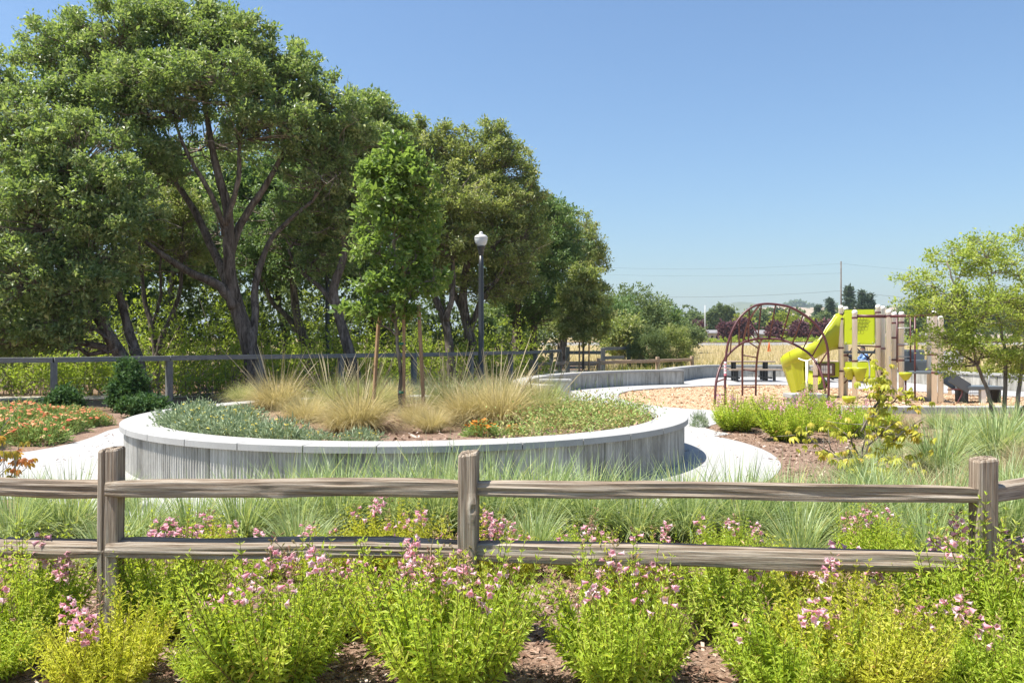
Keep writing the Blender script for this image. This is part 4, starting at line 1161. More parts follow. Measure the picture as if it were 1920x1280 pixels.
# second, sparser rank against the paving
row2 = []
for px, py, s in [(60, 950, .6), (230, 948, .55), (600, 945, .72), (850, 942, .75), (1050, 945, .72), (1280, 952, .62), (1420, 955, .65), (1000, 1040, .7), (560, 1040, .7), (1500, 1045, .75), (1740, 1045, .75), (200, 1055, .65)]:
    x, y = G(px, py); row2.append((x, y, s))
row2.sort()
for i, (x, y, s) in enumerate(row2):
    clump('blue_grass_tuft', mid_words(i, len(row2), 'among the smaller filler tufts of the fence strip'), 'grass', 'smaller grass tufts filling the strip between fence and paving',
          (x, y, -.03), [('blades', (BG + SG)[i*3 % 6 if i % 4 == 0 else i % 4])], (s, s, s), r2.uniform(0, 6))
bed = []
for px, py, s, k in [(1560, 945, .75, 1), (1640, 940, .9, 0), (1720, 935, .8, 1), (1480, 930, .5, 0), (1600, 905, .7, 0), (1700, 890, .85, 1), (1790, 930, .9, 1), (1880, 930, 1, 0), (1760, 885, 1.15, 2), (1660, 860, .8, 0), (1740, 838, .8, 1), (1870, 850, 1.35, 0), (1800, 838, 1.05, 0), (1690, 830, .75, 1), (1930, 880, 1.1, 1), (1900, 820, 1.2, 0),
                     (1820, 806, .9, 0), (1760, 800, .8, 0), (1700, 800, .7, 1), (1640, 805, .6, 1), (1940, 840, 1.2, 0), (1850, 905, .8, 1), (1620, 880, .6, 0)]:
    x, y = G(px, py); bed.append((x, y, s, k))
bed.sort()
for i, (x, y, s, k) in enumerate(bed):
    ms = [('blades', SG[i % 2] if k == 1 else BG[i % 4])]
    w = {0: 'blue-green', 1: 'straw coloured', 2: 'large upright green'}[k]
    clump('bed_grass_tuft', '%s of the mulch bed grass tufts right of the path, %s' % (nthl(i, len(bed)), w), 'grass', 'grass tufts in the right hand mulch bed',
          (x, y, -.03), ms, (s, s, s*(.85 if k != 2 else .95)), r2.uniform(0, 6))

DT = [grass_mesh(220+k, 1700, .98, 1.0, .80, 2.45, .0062, .18, 5, qp=.7, inner=.22) for k in range(3)]
DG = DT
ST1 = [spikes_mesh(230+k, 26, 1.25, .75, .0030, 'stalk') for k in range(3)]
ST0 = [spikes_mesh(240+k, 12, 1.2, .9, .0035, 'stalk') for k in range(2)]
DTm = [m_.copy() for m_ in DT]; DGm = [m_.copy() for m_ in DT]
for m_ in DTm: m_.materials.append(M['deer_tan'])
for m_ in DGm: m_.materials.append(M['deer_green'])
deer = [(520, 768, 1.0, 0, 1, 'tan and green deer grass clump at the left end of the planter grasses with a tall fan of stalks'),
        (575, 792, .72, 0, 0, 'short golden deer grass mound in front of the left fan of stalks'),
        (625, 772, .95, 1, 1, 'yellow-green deer grass clump second from left with stalks over the fence rail'),
        (672, 803, .92, 0, 2, 'large pale tan deer grass mound close to the front cap left of the staked tree'),
        (735, 762, .82, 0, 0, 'orange-tan deer grass mound just behind the staked tree trunk'),
        (690, 772, .95, 1, 1, 'bright green deer grass clump left of the leaning stake'),
        (845, 772, 1.02, 1, 1, 'dark green deer grass clump right of the leaning stakes with long spreading stalks'),
        (935, 795, 1.1, 0, 2, 'big golden-green deer grass mound right of the staked tree'),
        (1012, 785, .95, 1, 2, 'dark shaded deer grass mound at the right end of the planter grasses'),
        (925, 762, .85, 1, 1, 'greyish deer grass clump at the back below the street lamp'),
        (810, 806, .52, 0, 0, 'low dry tan grass tuft in front of the planter right of the tree base'),
        (455, 752, .6, 1, 0, 'small deer grass clump at the far left back of the planter'),
        (640, 808, .5, 0, 0, 'smallest pale tan grass tuft beside the front cap left of the staked tree'),
        (780, 792, .55, 0, 1, 'thin straw grass tuft directly right of the staked tree base'),
        (880, 793, .95, 0, 0, 'golden deer grass mound left of the biggest golden-green mound'),
        (975, 770, 1.0, 0, 0, 'olive deer grass mound behind the dark right end mound')]
for i, (px, py, s, k, st, lab) in enumerate(deer):
    x, y = G(px, py, .41)
    ms = [('blades', (DGm if k else DTm)[i % 3])]
    if st == 1: ms.append(('flower_stalks', ST1[i % 3]))
    if st == 2: ms.append(('flower_stalks', ST0[i % 2]))
    clump('deer_grass', lab, 'grass', 'deer grass clumps in the round planter', (x, y, .40), ms, (s*1.05, s*1.05, s*.92), r2.uniform(0, 6))

def grass_field(name, poly_pts, mat, seed, L, W, z, kind='stuff'):
    r = rg(seed); n = len(poly_pts)
    root = np.c_[poly_pts, z if not np.isscalar(z) else np.full(n, z)]
    V, F, m = blades(root, r.uniform(0, 2*np.pi, n), L*r.lognormal(0, .3, n), np.full(n, W)*r.uniform(.6, 1.3, n), r.uniform(0, .3, n), r.uniform(.2, 1.1, n), 2, r)
    return link(name, mesh_np(name, V, [F], {'rnd': np.repeat(r.uniform(0, 1, n), m)}), M[mat], kind=kind)
# tall dry grass of the field beyond the walls, thinning with distance
def scatter_view(r, n, x0, x1, y0, y1, pw=2.0):
    y = y0*(y1/y0)**r.uniform(0, 1, n)
    px = r.uniform(x0, x1, n)
    return np.stack([(px - 960)/FPX*y, y], 1)
q = scatter_view(r2, 19000, 1060, 1960, 37.5, 125)
q = q[(q[:, 1] > 39.5) & (q[:, 0] > 4)]
grass_field('dry_field_grass', q, 'deer_tan', 500, .5, .035, z_terr(q[:, 0], q[:, 1]))
q = scatter_view(r2, 9000, 1090, 1960, 36.5, 47)
q = q[(q[:, 0] > 5)]
grass_field('green_field_grass', q, 'far_yellow', 501, .34, .03, z_terr(q[:, 0], q[:, 1]))
q = np.stack([r2.uniform(.8, 7.6, 5000), r2.uniform(22, 36, 5000)], 1)
q = q[(q[:, 1] > 24.6 + (q[:, 0]-1)*1.15) & (q[:, 1] < 30 + (q[:, 0]-1)*1.1) & (q[:, 0] < 5.4)]
grass_field('blue_bed_grass', q, 'blue_grass', 502, .42, .02, -.05)
q = np.stack([r2.uniform(-7.5, .2, 5200), r2.uniform(17.4, 24, 5200)], 1)
q = q[(q[:, 1] > 16.8 - .25*q[:, 0]) & (q[:, 1] < 18 - .9*q[:, 0] + 4.0) & (q[:, 1] < 24) & (q[:, 0] > -4.2)]
grass_field('grey_bed_plants', q, 'yarrow', 503, .42, .025, -.05)

# ------------------------------------------------------------------ ground cover and small flowers
def mound_mesh(seed, rad, h, n, L, W):
    r = rg(seed)
    u = norm_rows(r, n); u[:, 2] = np.abs(u[:, 2])
    k = r.uniform(.35, 1, (n, 1))**.5
    pos = u*np.array([rad, rad, h])*k*(1 + .25*np.sin(u[:, :1]*7 + u[:, 1:2]*5))
    d = u + r.normal(0, .55, (n, 3)) + [0, 0, .35]
    V, F = leaf_arrays(pos, d, r.normal(0, .7, (n, 3)) + [0, 0, .8], L*r.lognormal(0, .25, n), W, .15)
    return mesh_np('foliage', V, [F], {'rnd': np.repeat(r.uniform(0, 1, n), 4)})
def umbels(seed, pts, rad, cup=.3):
    """flat flower heads: each a small domed disc on a stem"""
    r = rg(seed); mb = MB(); st = MB()
    for p, rr in pts:
        rr = rr*r.uniform(.7, 1.25); t_ = r.normal(0, .25, 2); c = r.uniform(0, 1)
        a = np.arange(7)/7*2*np.pi
        ring = np.stack([np.cos(a)*rr, np.sin(a)*rr, np.cos(a)*rr*t_[0] + np.sin(a)*rr*t_[1] - .2*rr + r.normal(0, .1*rr, 7)], 1)
        V = np.concatenate([[[0, 0, .15*rr]], ring*.55 + [0, 0, .12*rr], ring])
        F = [[0, 1+i, 1+(i+1) % 7] for i in range(7)]
        F4 = [[1+i, 8+i, 8+(i+1) % 7, 1+(i+1) % 7] for i in range(7)]
        mb.add(V + p, [np.array(F), np.array(F4)], np.clip(c + r.normal(0, .1, 15), 0, 1))
        mb.tube([np.array([p[0]*.7, p[1]*.7, 0]), p], .0025, 3, False, c)
    return mb
YM = [mound_mesh(600+k, .30, .20, 950, .055, .016) for k in range(3)]
for m_ in YM: m_.materials.append(M['yarrow'])
def flower_mesh(seed, n, rad, h, fr, mat, zmin=.5):
    r = rg(seed); pts = []
    for _ in range(n):
        a, q_ = r.uniform(0, 2*np.pi), math.sqrt(r.uniform(0, 1))
        pts.append((np.array([math.cos(a)*rad*q_, math.sin(a)*rad*q_, h*(math.sqrt(1-.8*q_*q_)) + r.uniform(.0, .05)]), fr))
    mb = umbels(seed, pts, fr)
    me = mesh_np('flower_heads', np.concatenate(mb.V), mb._faces(), {'rnd': np.concatenate(mb.A)})
    me.materials.append(M[mat]); return me
YF = [flower_mesh(610+k, 13, .27, .20, .014, 'yel_fl') for k in range(3)]
ym = []
for k in range(30):
    a = R(176 + (k % 15)*6.4 + r2.uniform(-2, 2)); q = (3.05 if k < 15 else 2.55) + r2.uniform(-.12, .1)
    if k >= 15 and (k % 15 > 10 or k % 2): continue
    ym.append((PC[0] + q*math.cos(a), PC[1] + q*math.sin(a), r2.uniform(.8, 1.15)*(1 if k % 15 < 12 else .7)))
ym.sort()
for i, (x, y, s) in enumerate(ym):
    t = clump('grey_yarrow_plant', '%s grey-green yarrow mound with yellow flowers along the front of the planter' % nthl(i, len(ym)), 'plant', 'grey-green yarrow mounds in the planter',
              (x, y, .40), [('foliage', YM[i % 3]), ('flower_heads', YF[i % 3])], (s*1.05, s*1.05, s*r2.uniform(.9, 1.3)), r2.uniform(0, 6))
q = r2.uniform(0, 1, (1800, 2)); q = np.c_[3.3*np.sqrt(q[:, 0]), q[:, 1]*2*np.pi]
flakes('planter_mulch_chips', np.c_[PC[0] + q[:, 0]*np.cos(q[:, 1]), PC[1] + q[:, 0]*np.sin(q[:, 1])], .05, M['bark_chip'], 8, .425)
a = r2.uniform(0, 2*np.pi, 260); q = 3.85 + 1.05*r2.uniform(0, 1, 260)**.6
flakes('fallen_leaf_litter', np.r_[np.c_[PC[0] + q*np.cos(a), PC[1] + q*np.sin(a)], np.c_[r2.uniform(-8, -5.6, 60), r2.uniform(8.6, 14, 60)]], .028, M['bark_chip'], 9, .004)
# russet ground cover on the right of the planter
q = np.stack([r2.uniform(-1, 2.3, 700), r2.uniform(8.3, 14.6, 700)], 1)
rr_ = np.hypot(q[:, 0]-PC[0], q[:, 1]-PC[1])
pxq = 960 + q[:, 0]/q[:, 1]*FPX
q = q[(rr_ < 3.22) & (((pxq > 990) & (q[:, 1] < 13.0)) | ((pxq > 940) & (q[:, 1] < 9.0)))][:210]
leafy_mass('russet_ground_cover', np.c_[q, np.full(len(q), .50)], np.stack([r2.uniform(.10, .2, len(q)), r2.uniform(.1, .2, len(q)), r2.uniform(.03, .09, len(q))], 1), 5, .035, .018, 'russet', 620)
GM = [mound_mesh(630+k, .26, .18, 800, .06, .02) for k in range(2)]
for m_ in GM: m_.materials.append(M['yarrow_g'])
OF = flower_mesh(640, 34, .27, .2, .024, 'orange_fl')
for (px, py, s, lab) in [(905, 818, .85, 'low green plant covered in bright orange flowers at the front of the planter'), (965, 815, .55, 'small green plant with a few orange flowers beside the russet ground cover')]:
    x, y = G(px, py, .41)
    clump('orange_flower_plant', lab, 'plant', 'orange flowers in the planter', (x, y, .40), [('foliage', GM[0]), ('flower_heads', OF)], (s, s, s), 1.0)
# coral yarrow bed on the left
CF = [flower_mesh(650+k, 52, .42, .30, .034, 'coral_fl') for k in range(3)]
CM = [mound_mesh(655+k, .42, .28, 1700, .075, .02) for k in range(3)]
for m_ in CM: m_.materials.append(M['yarrow_g'])
cy = []
for px, py, s in [(-40, 815, 1.1), (20, 822, 1.05), (70, 828, 1.0), (45, 800, 1.1), (110, 808, 1.0), (0, 795, 1.1), (150, 797, .9), (90, 792, 1.05), (40, 785, 1.1), (130, 786, .9), (-30, 785, 1.1), (185, 794, .6), (165, 783, .7), (-60, 840, 1)]:
    x, y = G(px, py); cy.append((x, y, s))
cy.sort(key=lambda v: v[0]/v[1])
for i, (x, y, s) in enumerate(cy):
    clump('coral_yarrow_plant', '%s coral flowered yarrow plant in the bed left of the path' % nthl(i, len(cy)), 'plant', 'coral yarrow in the left bed',
          (x, y, -.03), [('foliage', CM[i % 3]), ('flower_heads', CF[i % 3])], (s, s, s), r2.uniform(0, 6))

# ------------------------------------------------------------------ penstemon bushes
def pen_mesh(seed, nst, H, spread, leafL=.054):
    r = rg(seed)
    az = r.uniform(0, 2*np.pi, nst); q = np.sqrt(r.uniform(0, 1, nst)); lean = spread*q
    Ls = H*r.uniform(.6, 1.12, nst)*(1 - .12*q)*(1 + .14*np.sin(az*2 + seed) + .08*np.sin(az*5 + seed*2))
    h = np.stack([np.cos(az), np.sin(az), np.zeros(nst)], 1)
    K = 17
    mbV = []; pos, dd, uu, ll, rv = [], [], [], [], []
    sv = []
    nodes = [h*(.05 + .07*q[:, None])]
    tang = []
    for k in range(K):
        a = lean*(1.1 - .55*k/K) + r.normal(0, .06, nst)
        tv = h*np.sin(a)[:, None] + np.array([0, 0, 1.])*np.cos(a)[:, None]
        tang.append(unit(tv)); nodes.append(nodes[-1] + tv*(Ls/K)[:, None])
    srnd = r.uniform(0, 1, nst)
    for k in range(3, K + 1):
        p = nodes[k]; tv = tang[k-1]
        s0 = unit(np.cross(tv, h + [0.01, 0.02, 0.03])); s1 = np.cross(tv, s0)
        ph = k*1.57 + az + r.normal(0, .35, nst)
        c = np.cos(ph)[:, None]*s0 + np.sin(ph)[:, None]*s1
        f = k/K
        ln = leafL*(1.0 - .5*max(0, f-.6)/.4)*(.6 + .4*min(1, f*3))
        for sg in (1, -1):
            n_el = .35 + .55*f + r.normal(0, .2, (nst, 1))
            dcur = sg*c + tv*n_el
            pos.append(p); dd.append(dcur); uu.append(tv + r.normal(0, .35, (nst, 3))); ll.append(ln*r.uniform(.7, 1.2, nst))
            rv.append(np.clip(.35*srnd + .45*r.uniform(0, 1, nst) + .22*f, 0, .93))
        if k > 6:   # small shoots in the leaf axils
            for sg in (1, -1):
                pos.append(p + tv*.004); dd.append(sg*c*.6 + tv*1.2); uu.append(sg*c + r.normal(0, .4, (nst, 3))); ll.append(ln*r.uniform(.35, .65, nst)); rv.append(np.clip(.4*srnd + .5*r.uniform(0, 1, nst) + .1, 0, .93))
    rv = np.concatenate(rv)
    br = r.uniform(0, 1, len(rv)) < .012
    rv[br] = 1.0
    ll = np.concatenate(ll)
    V, F = leaf_arrays(np.concatenate(pos), np.concatenate(dd), np.concatenate(uu), ll, ll*.25 + .0012, .12, .25)
    me = mesh_np('foliage', V, [F], {'rnd': np.repeat(rv, 4)})
    mb = MB()
    for i in range(nst):
        mb.tube([nodes[k][i] for k in (0, 5, 10, 14, K)], [.0028, .0026, .0022, .0018, .0012], 3, False, srnd[i])
    ms = mesh_np('stems', np.concatenate(mb.V), mb._faces(), {'rnd': np.concatenate(mb.A)})
    ms.materials.append(M['pen_stem'])
    return me, ms
PEN = [pen_mesh(700+k, nst, H, sp) for k, (nst, H, sp) in enumerate([(215, .53, .95), (190, .49, 1.05), (235, .55, .90), (170, .45, 1.12)])]
PENy = [(a.copy(), b) for a, b in PEN]
for a, b in PEN: a.materials.append(M['pen_leaf'])
for a, b in PENy: a.materials.append(M['pen_leaf_y'])

def trumpet(c, d, s, r, mb, shade):
    """a tubular penstemon flower that flares into five lobes"""
    d = unit(d); ref = np.array([0, 0, 1.0]) if abs(d[2]) < .9 else np.array([1.0, 0, 0])
    u = unit(np.cross(d, ref)); w = np.cross(u, d)
    n = 10; a = np.arange(n)/n*2*np.pi
    rings = []
    for k, (x, q) in enumerate([(0, .0022), (.007, .0035), (.016, .0068), (.023, .0085), (.028, .0)]):
        if k == 4:
            lob = np.where(np.arange(n) % 2 == 0, .0165, .0105)
            z = x + np.where(np.arange(n) % 2 == 0, -.001, -.003)
            R_ = (u*np.cos(a)[:, None] + w*np.sin(a)[:, None])*lob[:, None]*s + d*z[:, None]*s
        else: R_ = (u*np.cos(a)[:, None] + w*np.sin(a)[:, None])*q*s + d*x*s
        rings.append(c + R_)
    F = grid_faces(5, n, True)
    vals = np.concatenate([np.full(n, v) for v in (.15, .2, .45, .7, .6)])
    mb.add(np.concatenate(rings), [F], np.clip(vals*.6 + shade, 0, 1))
def spike_mesh(seed, nf, L, hang=.0, spent=8):
    r = rg(seed); fl = MB(); st = MB(); bd = MB()
    p = np.array([[0, 0, 0], [.004, .002, L*.35], [r.normal(0, .008), r.normal(0, .008), L*.7], [r.normal(0, .018), r.normal(0, .018), L]])
    p = catmull(p, 4)
    st.tube(p, np.linspace(.0022, .001, len(p)), 4, False, .6)
    for k in range(nf):
        f = .38 + .55*(k/nf) + r.normal(0, .02)
        i = int(np.clip(f, 0, .99)*(len(p)-1)); a = k*2.4 + r.normal(0, .3)
        o = np.array([math.cos(a), math.sin(a), .45]); b = p[i] + o*.010
        st.tube([p[i], b], .0009, 3, False, .3)
        trumpet(b, np.array([math.cos(a), math.sin(a), r.normal(-.15, .25)]), r.uniform(.85, 1.2), r, fl, r.uniform(.0, .5))
    for k in range(spent):
        f = r.choice([r.uniform(.75, 1.0), r.uniform(.2, .6)])
        i = int(np.clip(f, 0, .99)*(len(p)-1)); a = r.uniform(0, 6.28)
        c = p[i] + np.array([math.cos(a), math.sin(a), .4])*.010
        bd.tube([c, c + np.array([math.cos(a), math.sin(a), .8])*.009, c + np.array([math.cos(a), math.sin(a), .8])*.014], [.0016, .0034, .0008], 5, True, r.uniform(0, 1))
    def mk(nm, mb, mat):
        me = mesh_np(nm, np.concatenate(mb.V), mb._faces(), {'rnd': np.concatenate(mb.A)}); me.materials.append(M[mat]); return me
    return mk('stalk', st, 'pen_stem'), (mk('petals', fl, 'pink') if nf else None), mk('buds', bd, 'spent')
SPK = [spike_mesh(720+k, nf, L, spent=s) for k, (nf, L, s) in enumerate([(9, .19, 6), (12, .22, 6), (6, .16, 8), (15, .20, 5), (4, .15, 10), (0, .17, 18)])]

def add_spike(t, k, loc, rz, lean, s=1.0):
    st, fl, bd = SPK[k]
    o = link('flower_spike' if fl else 'seed_spike', st, None, t)
    o.location = loc; o.rotation_euler = (lean[0], lean[1], rz); o.scale = (s, s, s)
    if fl: link('petals', fl, None, o, kind='stuff')
    link('buds', bd, None, o, kind='stuff')

def penstemon(label, x, y, s, k, yel, spikes, seed, group, hz=1.0, zz=-.03):
    r = rg(seed)
    t = thing('penstemon_bush', label, 'flowering bush', (x, y, zz), group)
    fo, stm = (PENy if yel else PEN)[k]
    a = r.uniform(0, 6.28)
    for nm, me in (('foliage', fo), ('stems', stm)):
        o = link(nm, me, None, t); o.rotation_euler = (0, 0, a); o.scale = (s, s, s*hz*1.17)
    H = {0: .54, 1: .49, 2: .56, 3: .45}[k]
    for j in range(int(spikes*1.25 + .5)):
        az = r.uniform(0, 6.28); q = math.sqrt(r.uniform(0, 1))*.29*s
        loc = (math.cos(az)*q, math.sin(az)*q, (H - .08 - r.uniform(0, .12) - .10*(q/(.29*s))**2)*s*hz*1.17)
        kk = int(r.choice([0, 1, 2, 3, 4, 5], p=[.12, .06, .28, .02, .30, .22]))
        add_spike(t, kk, loc, r.uniform(0, 6.28), (r.normal(0, .2) - math.sin(az)*q*.9, r.normal(0, .2) + math.cos(az)*q*.9), r.uniform(.9, 1.15))
    return t
gf = 'pink penstemon bushes in front of the split rail fence'
gb = 'pink penstemon bushes just behind the split rail fence'
gr_ = 'pink penstemon bushes by the playground kerb'
FRONT = [  # px, py of the foot, scale, mesh, yellowness, flower spikes, height factor, label
    (45, 1200, .88, 0, 0, 6, .9, 'green penstemon bush at the left edge under the lower fence rail with few flowers'),
    (-15, 1265, .7, 1, 0, 4, .8, 'penstemon bush cut off by the bottom left corner of the frame'),
    (205, 1285, .74, 3, 1, 3, 1.0, 'yellowish compact penstemon bush at bottom left with one pale pink cluster at its right'),
    (325, 1180, .85, 0, 0, 13, 1.0, 'penstemon bush beside the left fence post with pale pink clusters'),
    (515, 1288, .92, 2, 0, 15, 1.0, 'tall penstemon bush left of centre topped with rich pink flowers'),
    (420, 1275, .6, 3, 0, 6, .85, 'low penstemon bush with spent pink spikes left of the tall pink one'),
    (640, 1175, .72, 1, 0, 8, .8, 'small penstemon bush under the lower rail between the two central bushes'),
    (840, 1300, .98, 2, 0, 14, 1.0, 'large central penstemon bush in front of the middle fence post'),
    (885, 1175, .8, 0, 1, 17, 1.05, 'yellow-green penstemon bush crowding the foot of the middle fence post with many pink spikes'),
    (760, 1215, .72, 1, 1, 9, .95, 'penstemon bush left of the middle post with a magenta hanging spike'),
    (1165, 1295, .86, 0, 0, 9, 1.05, 'penstemon bush right of the central mulch gap in the front rank'),
    (1180, 1190, .72, 1, 1, 11, 1.15, 'penstemon bush below the lower rail right of centre with pink spikes crossing the rail'),
    (1375, 1185, .85, 0, 0, 6, .82, 'low green penstemon bush under the lower rail of the right bay'),
    (1475, 1295, .82, 3, 0, 5, 1.0, 'pale flowered penstemon bush at bottom right of centre'),
    (1570, 1215, .86, 1, 1, 7, .9, 'yellow-green penstemon bush in the middle of the right hand front mass'),
    (1620, 1305, .86, 2, 1, 5, .82, 'broad penstemon bush at the bottom of the right hand front mass'),
    (1765, 1300, .78, 3, 0, 4, .95, 'penstemon bush at bottom right in front of the right fence post'),
    (1500, 1175, .75, 3, 1, 5, .9, 'small penstemon bush under the right bay with a bright pink cluster on the rail'),
    (1700, 1190, .72, 1, 0, 6, .85, 'small penstemon bush left of the right fence post'),
    (1825, 1220, 1.0, 0, 0, 14, 1.0, 'penstemon bush at the foot of the right fence post with tall pink spikes'),
    (1920, 1240, .85, 2, 0, 10, 1.0, 'penstemon bush at the right edge of the frame by the fence post'),
    (1935, 1330, .8, 1, 0, 4, .8, 'penstemon bush cut off by the bottom right corner of the frame')]
for i, (px, py, s, k, yel, ns, hz, lab) in enumerate(FRONT):
    x, y = G(px, py, -.03); penstemon(lab, x, y, s, k, yel, ns, 800+i, gf, hz)
BACK = [(395, 1075, .72, 1, 1, 9, .95, 'penstemon bush behind the fence right of the left post with pale pink heads'),
        (600, 1080, .78, 3, 1, 5, .9, 'yellow-green penstemon bush behind the fence left of the middle bay flowers'),
        (730, 1075, .82, 0, 1, 12, .98, 'penstemon bush behind the fence just left of the middle post'),
        (960, 1080, .66, 1, 1, 8, .9, 'penstemon bush behind the fence just right of the middle post'),
        (1100, 1080, .76, 3, 0, 12, 1.0, 'penstemon bush behind the fence in the right bay near its left end'),
        (1370, 1080, .76, 1, 0, 6, .98, 'penstemon bush behind the fence in the middle of the right bay'),
        (1640, 1080, .8, 0, 0, 12, .98, 'penstemon bush behind the fence near the right post with two pink heads'),
        (1240, 1085, .62, 3, 0, 7, .98, 'small penstemon bush behind the fence with a tall pink spike'),
        (490, 1085, .55, 3, 0, 3, .9, 'smallest penstemon bush behind the left bay of the fence')]
for i, (px, py, s, k, yel, ns, hz, lab) in enumerate(BACK):
    x, y = G(px, py, -.03); penstemon(lab, x, y, s*.86, k, yel, int(ns*.55), 840+i, gb, hz)
PLAY = [(1380, 808, 1.05, 0, 0, 12, 'leftmost penstemon bush of the bed beside the play area at the tip of the path'),
        (1430, 800, 1.1, 1, 0, 15, 'second penstemon bush from left beside the play area'),
        (1478, 826, 1.15, 2, 0, 12, 'nearest penstemon bush of the group beside the play area'),
        (1520, 805, 1.2, 0, 0, 16, 'penstemon bush in front of the low seat block'),
        (1585, 818, 1.1, 1, 0, 10, 'penstemon bush behind the buckeye shrub'),
        (1640, 808, 1.0, 3, 0, 9, 'rightmost penstemon bush of the group beside the play area kerb')]
for i, (px, py, s, k, yel, ns, lab) in enumerate(PLAY):
    x, y = G(px, py, -.03); penstemon(lab, x, y, s*1.1, k, yel, ns, 860+i, gr_, .82)
# small leafy plant by the stub wall
x, y = G(1045, 752)
clump('strappy_plant', 'bright green strappy plant with faded pink flowers in front of the stub wall', 'plant', None, (1.05, 20.7, -.03), [('blades', BG[1].copy())], (.7, .7, .95), .4)
o_ = COL.objects[-1]; o_.data.materials.clear(); o_.data.materials.append(M['yarrow_g'])
clump('sprig_plant', 'single small grey green sprig beside the planter cap', 'plant', None, (3.35, 14.6, -.03), [('foliage', YM[0])], (.5, .5, 1.2), 0)

# ------------------------------------------------------------------ buckeye with drooping yellow leaves
def palmate(seed, n=5, L=.10, W=.042):
    r = rg(seed); mb = MB()
    for k in range(n):
        a = (k - (n-1)/2)*.62 + r.normal(0, .08)
        l = L*(1 - .12*abs(k-(n-1)/2)); h = np.array([math.cos(a), math.sin(a), 0]); s = np.array([-math.sin(a), math.cos(a), 0])
        rows = []
        z = 0.0; x = .0
        for f, wv in ((0, .12), (.3, .75), (.6, 1.0), (.85, .55), (1.0, .04)):
            x = l*(f - .28*f*f); z = -l*(.75*f*f)
            c = h*x + np.array([0, 0, z])
            rows.append([c - s*W*wv/2 - [0, 0, -.006*wv], c + [0, 0, 0], c + s*W*wv/2 - [0, 0, -.006*wv]])
        mb.add(np.array(rows).reshape(-1, 3), [grid_faces(5, 3, False)], r.uniform(0, .25))
    return mb
def buckeye(name, label, loc, stems, nleaf, mat, seed, L=.11):
    r = rg(seed); t = thing(name, label, 'shrub', loc)
    mb = MB(); tips = []
    for a, e in stems:
        w = wiggle(r, np.array(a, float), np.array(e, float), 7, .06)
        mb.tube(w, np.linspace(.013, .005, 7), 5, False)
        for _ in range(5):
            s = w[r.integers(2, 7)]; q = s + r.normal(0, .16, 3) + [0, 0, .06]
            mb.tube(wiggle(r, s, q, 4, .02), np.linspace(.005, .0022, 4), 4, False); tips += [q, (s+q)/2]
        tips += [w[6], w[5], w[4]]
    mb.build('stems', M['pale_bark'], t)
    vs = []
    for k in range(6):
        m_ = palmate(seed + k, 5, L*r.uniform(.8, 1.1), L*.36)
        sh = r.uniform(0, .8)
        me = mesh_np('leaf', np.concatenate(m_.V), m_._faces(), {'rnd': np.clip(np.concatenate(m_.A) + sh, 0, 1)}, True)
        me.materials.append(M[mat]); vs.append(me)
    for k in range(nleaf):
        q = tips[r.integers(len(tips))]
        o = link('leaf', vs[r.integers(6)], None, t)
        o.location = q + r.normal(0, .035, 3)
        o.rotation_euler = (r.normal(0, .35), r.normal(.2, .35), r.uniform(0, 6.28))
        s = r.uniform(.65, 1.2); o.scale = (s, s, s)
    return t
bx, by = G(1610, 905, -.03)
buckeye('buckeye_shrub', 'sparse buckeye shrub with drooping yellow leaves in the mulch bed before the play area', (bx, by, -.03), [
    ((0, 0, 0), (.10, .1, .72)), ((.05, .05, .55), (.34, .15, 1.02)), ((.08, .05, .6), (.60, .1, .96)), ((0, 0, .05), (-.34, .1, .48)), ((0, 0, .05), (-.55, .0, .52)), ((.02, 0, .1), (.48, .05, .52)), ((.02, 0, .25), (.40, .0, .66)), ((0, 0, .3), (-.22, .1, .62)), ((.2, .1, .8), (.22, .1, 1.06)),
    ((0, 0, .02), (-.25, -.2, .12)), ((0, 0, .02), (.3, -.25, .14)), ((0, 0, .02), (.62, -.1, .2)), ((.25, .1, .5), (.62, .12, .62)), ((-.1, .05, .3), (-.15, -.1, .35))], 300, 'buckeye', 900, .086)
bx, by = G(-10, 925, -.03)
buckeye('rusty_leaf_shrub', 'thin shrub with rust red and yellow leaves at the left edge beside the pale path', (bx, by, -.03), [
    ((0, 0, 0), (.05, 0, .62)), ((0, 0, 0), (.22, .05, .5)), ((0, 0, 0), (-.2, 0, .6)), ((0, 0, 0), (.30, -.05, .32)), ((0, 0, 0), (-.1, .1, .35))], 60, 'rust_leaf', 920, .085)
# ------------------------------------------------------------------ street lamps
def lamp(label, x, y, h, head=True):
    t = thing('street_lamp', label, 'street lamp', (x, y, -.04), 'park street lamps')
    MB().lathe([(.16, 0), (.16, .18), (.13, .22), (.11, .55), (.085, .62), (.075, h-1.0), (.06, h-.62)], (0, 0, 0), 20).build('pole', M['lamp_pole'], t, True)
    MB().lathe([(.062, h-.66), (.07, h-.63), (.075, h-.60), (.095, h-.48), (.125, h-.40), (.13, h-.385), (.10, h-.38)], (0, 0, 0), 20).build('holder', M['lamp_pole'], t, True)
    z = h - .38
    g = MB(); n = 36; a = np.arange(n)/n*2*np.pi
    prof = [(.10, 0), (.145, .05), (.175, .12), (.192, .20), (.190, .235)]
    V = np.concatenate([np.stack([(r_ + .004*(np.arange(n) % 2))*np.cos(a), (r_ + .004*(np.arange(n) % 2))*np.sin(a), np.full(n, z+zz)], 1) for r_, zz in prof])
    g.add(V, [grid_faces(len(prof), n, True)])
    g.build('globe', M['globe'], t, True)
    MB().lathe([(.198, z+.232), (.200, z+.25), (.19, z+.275), (.15, z+.315), (.09, z+.34), (.06, z+.35), (.052, z+.365), (.06, z+.38), (.055, z+.40), (.03, z+.425), (.003, z+.432)], (0, 0, 0), 28).build('cap', M['lamp_cap'], t, True)
    return t
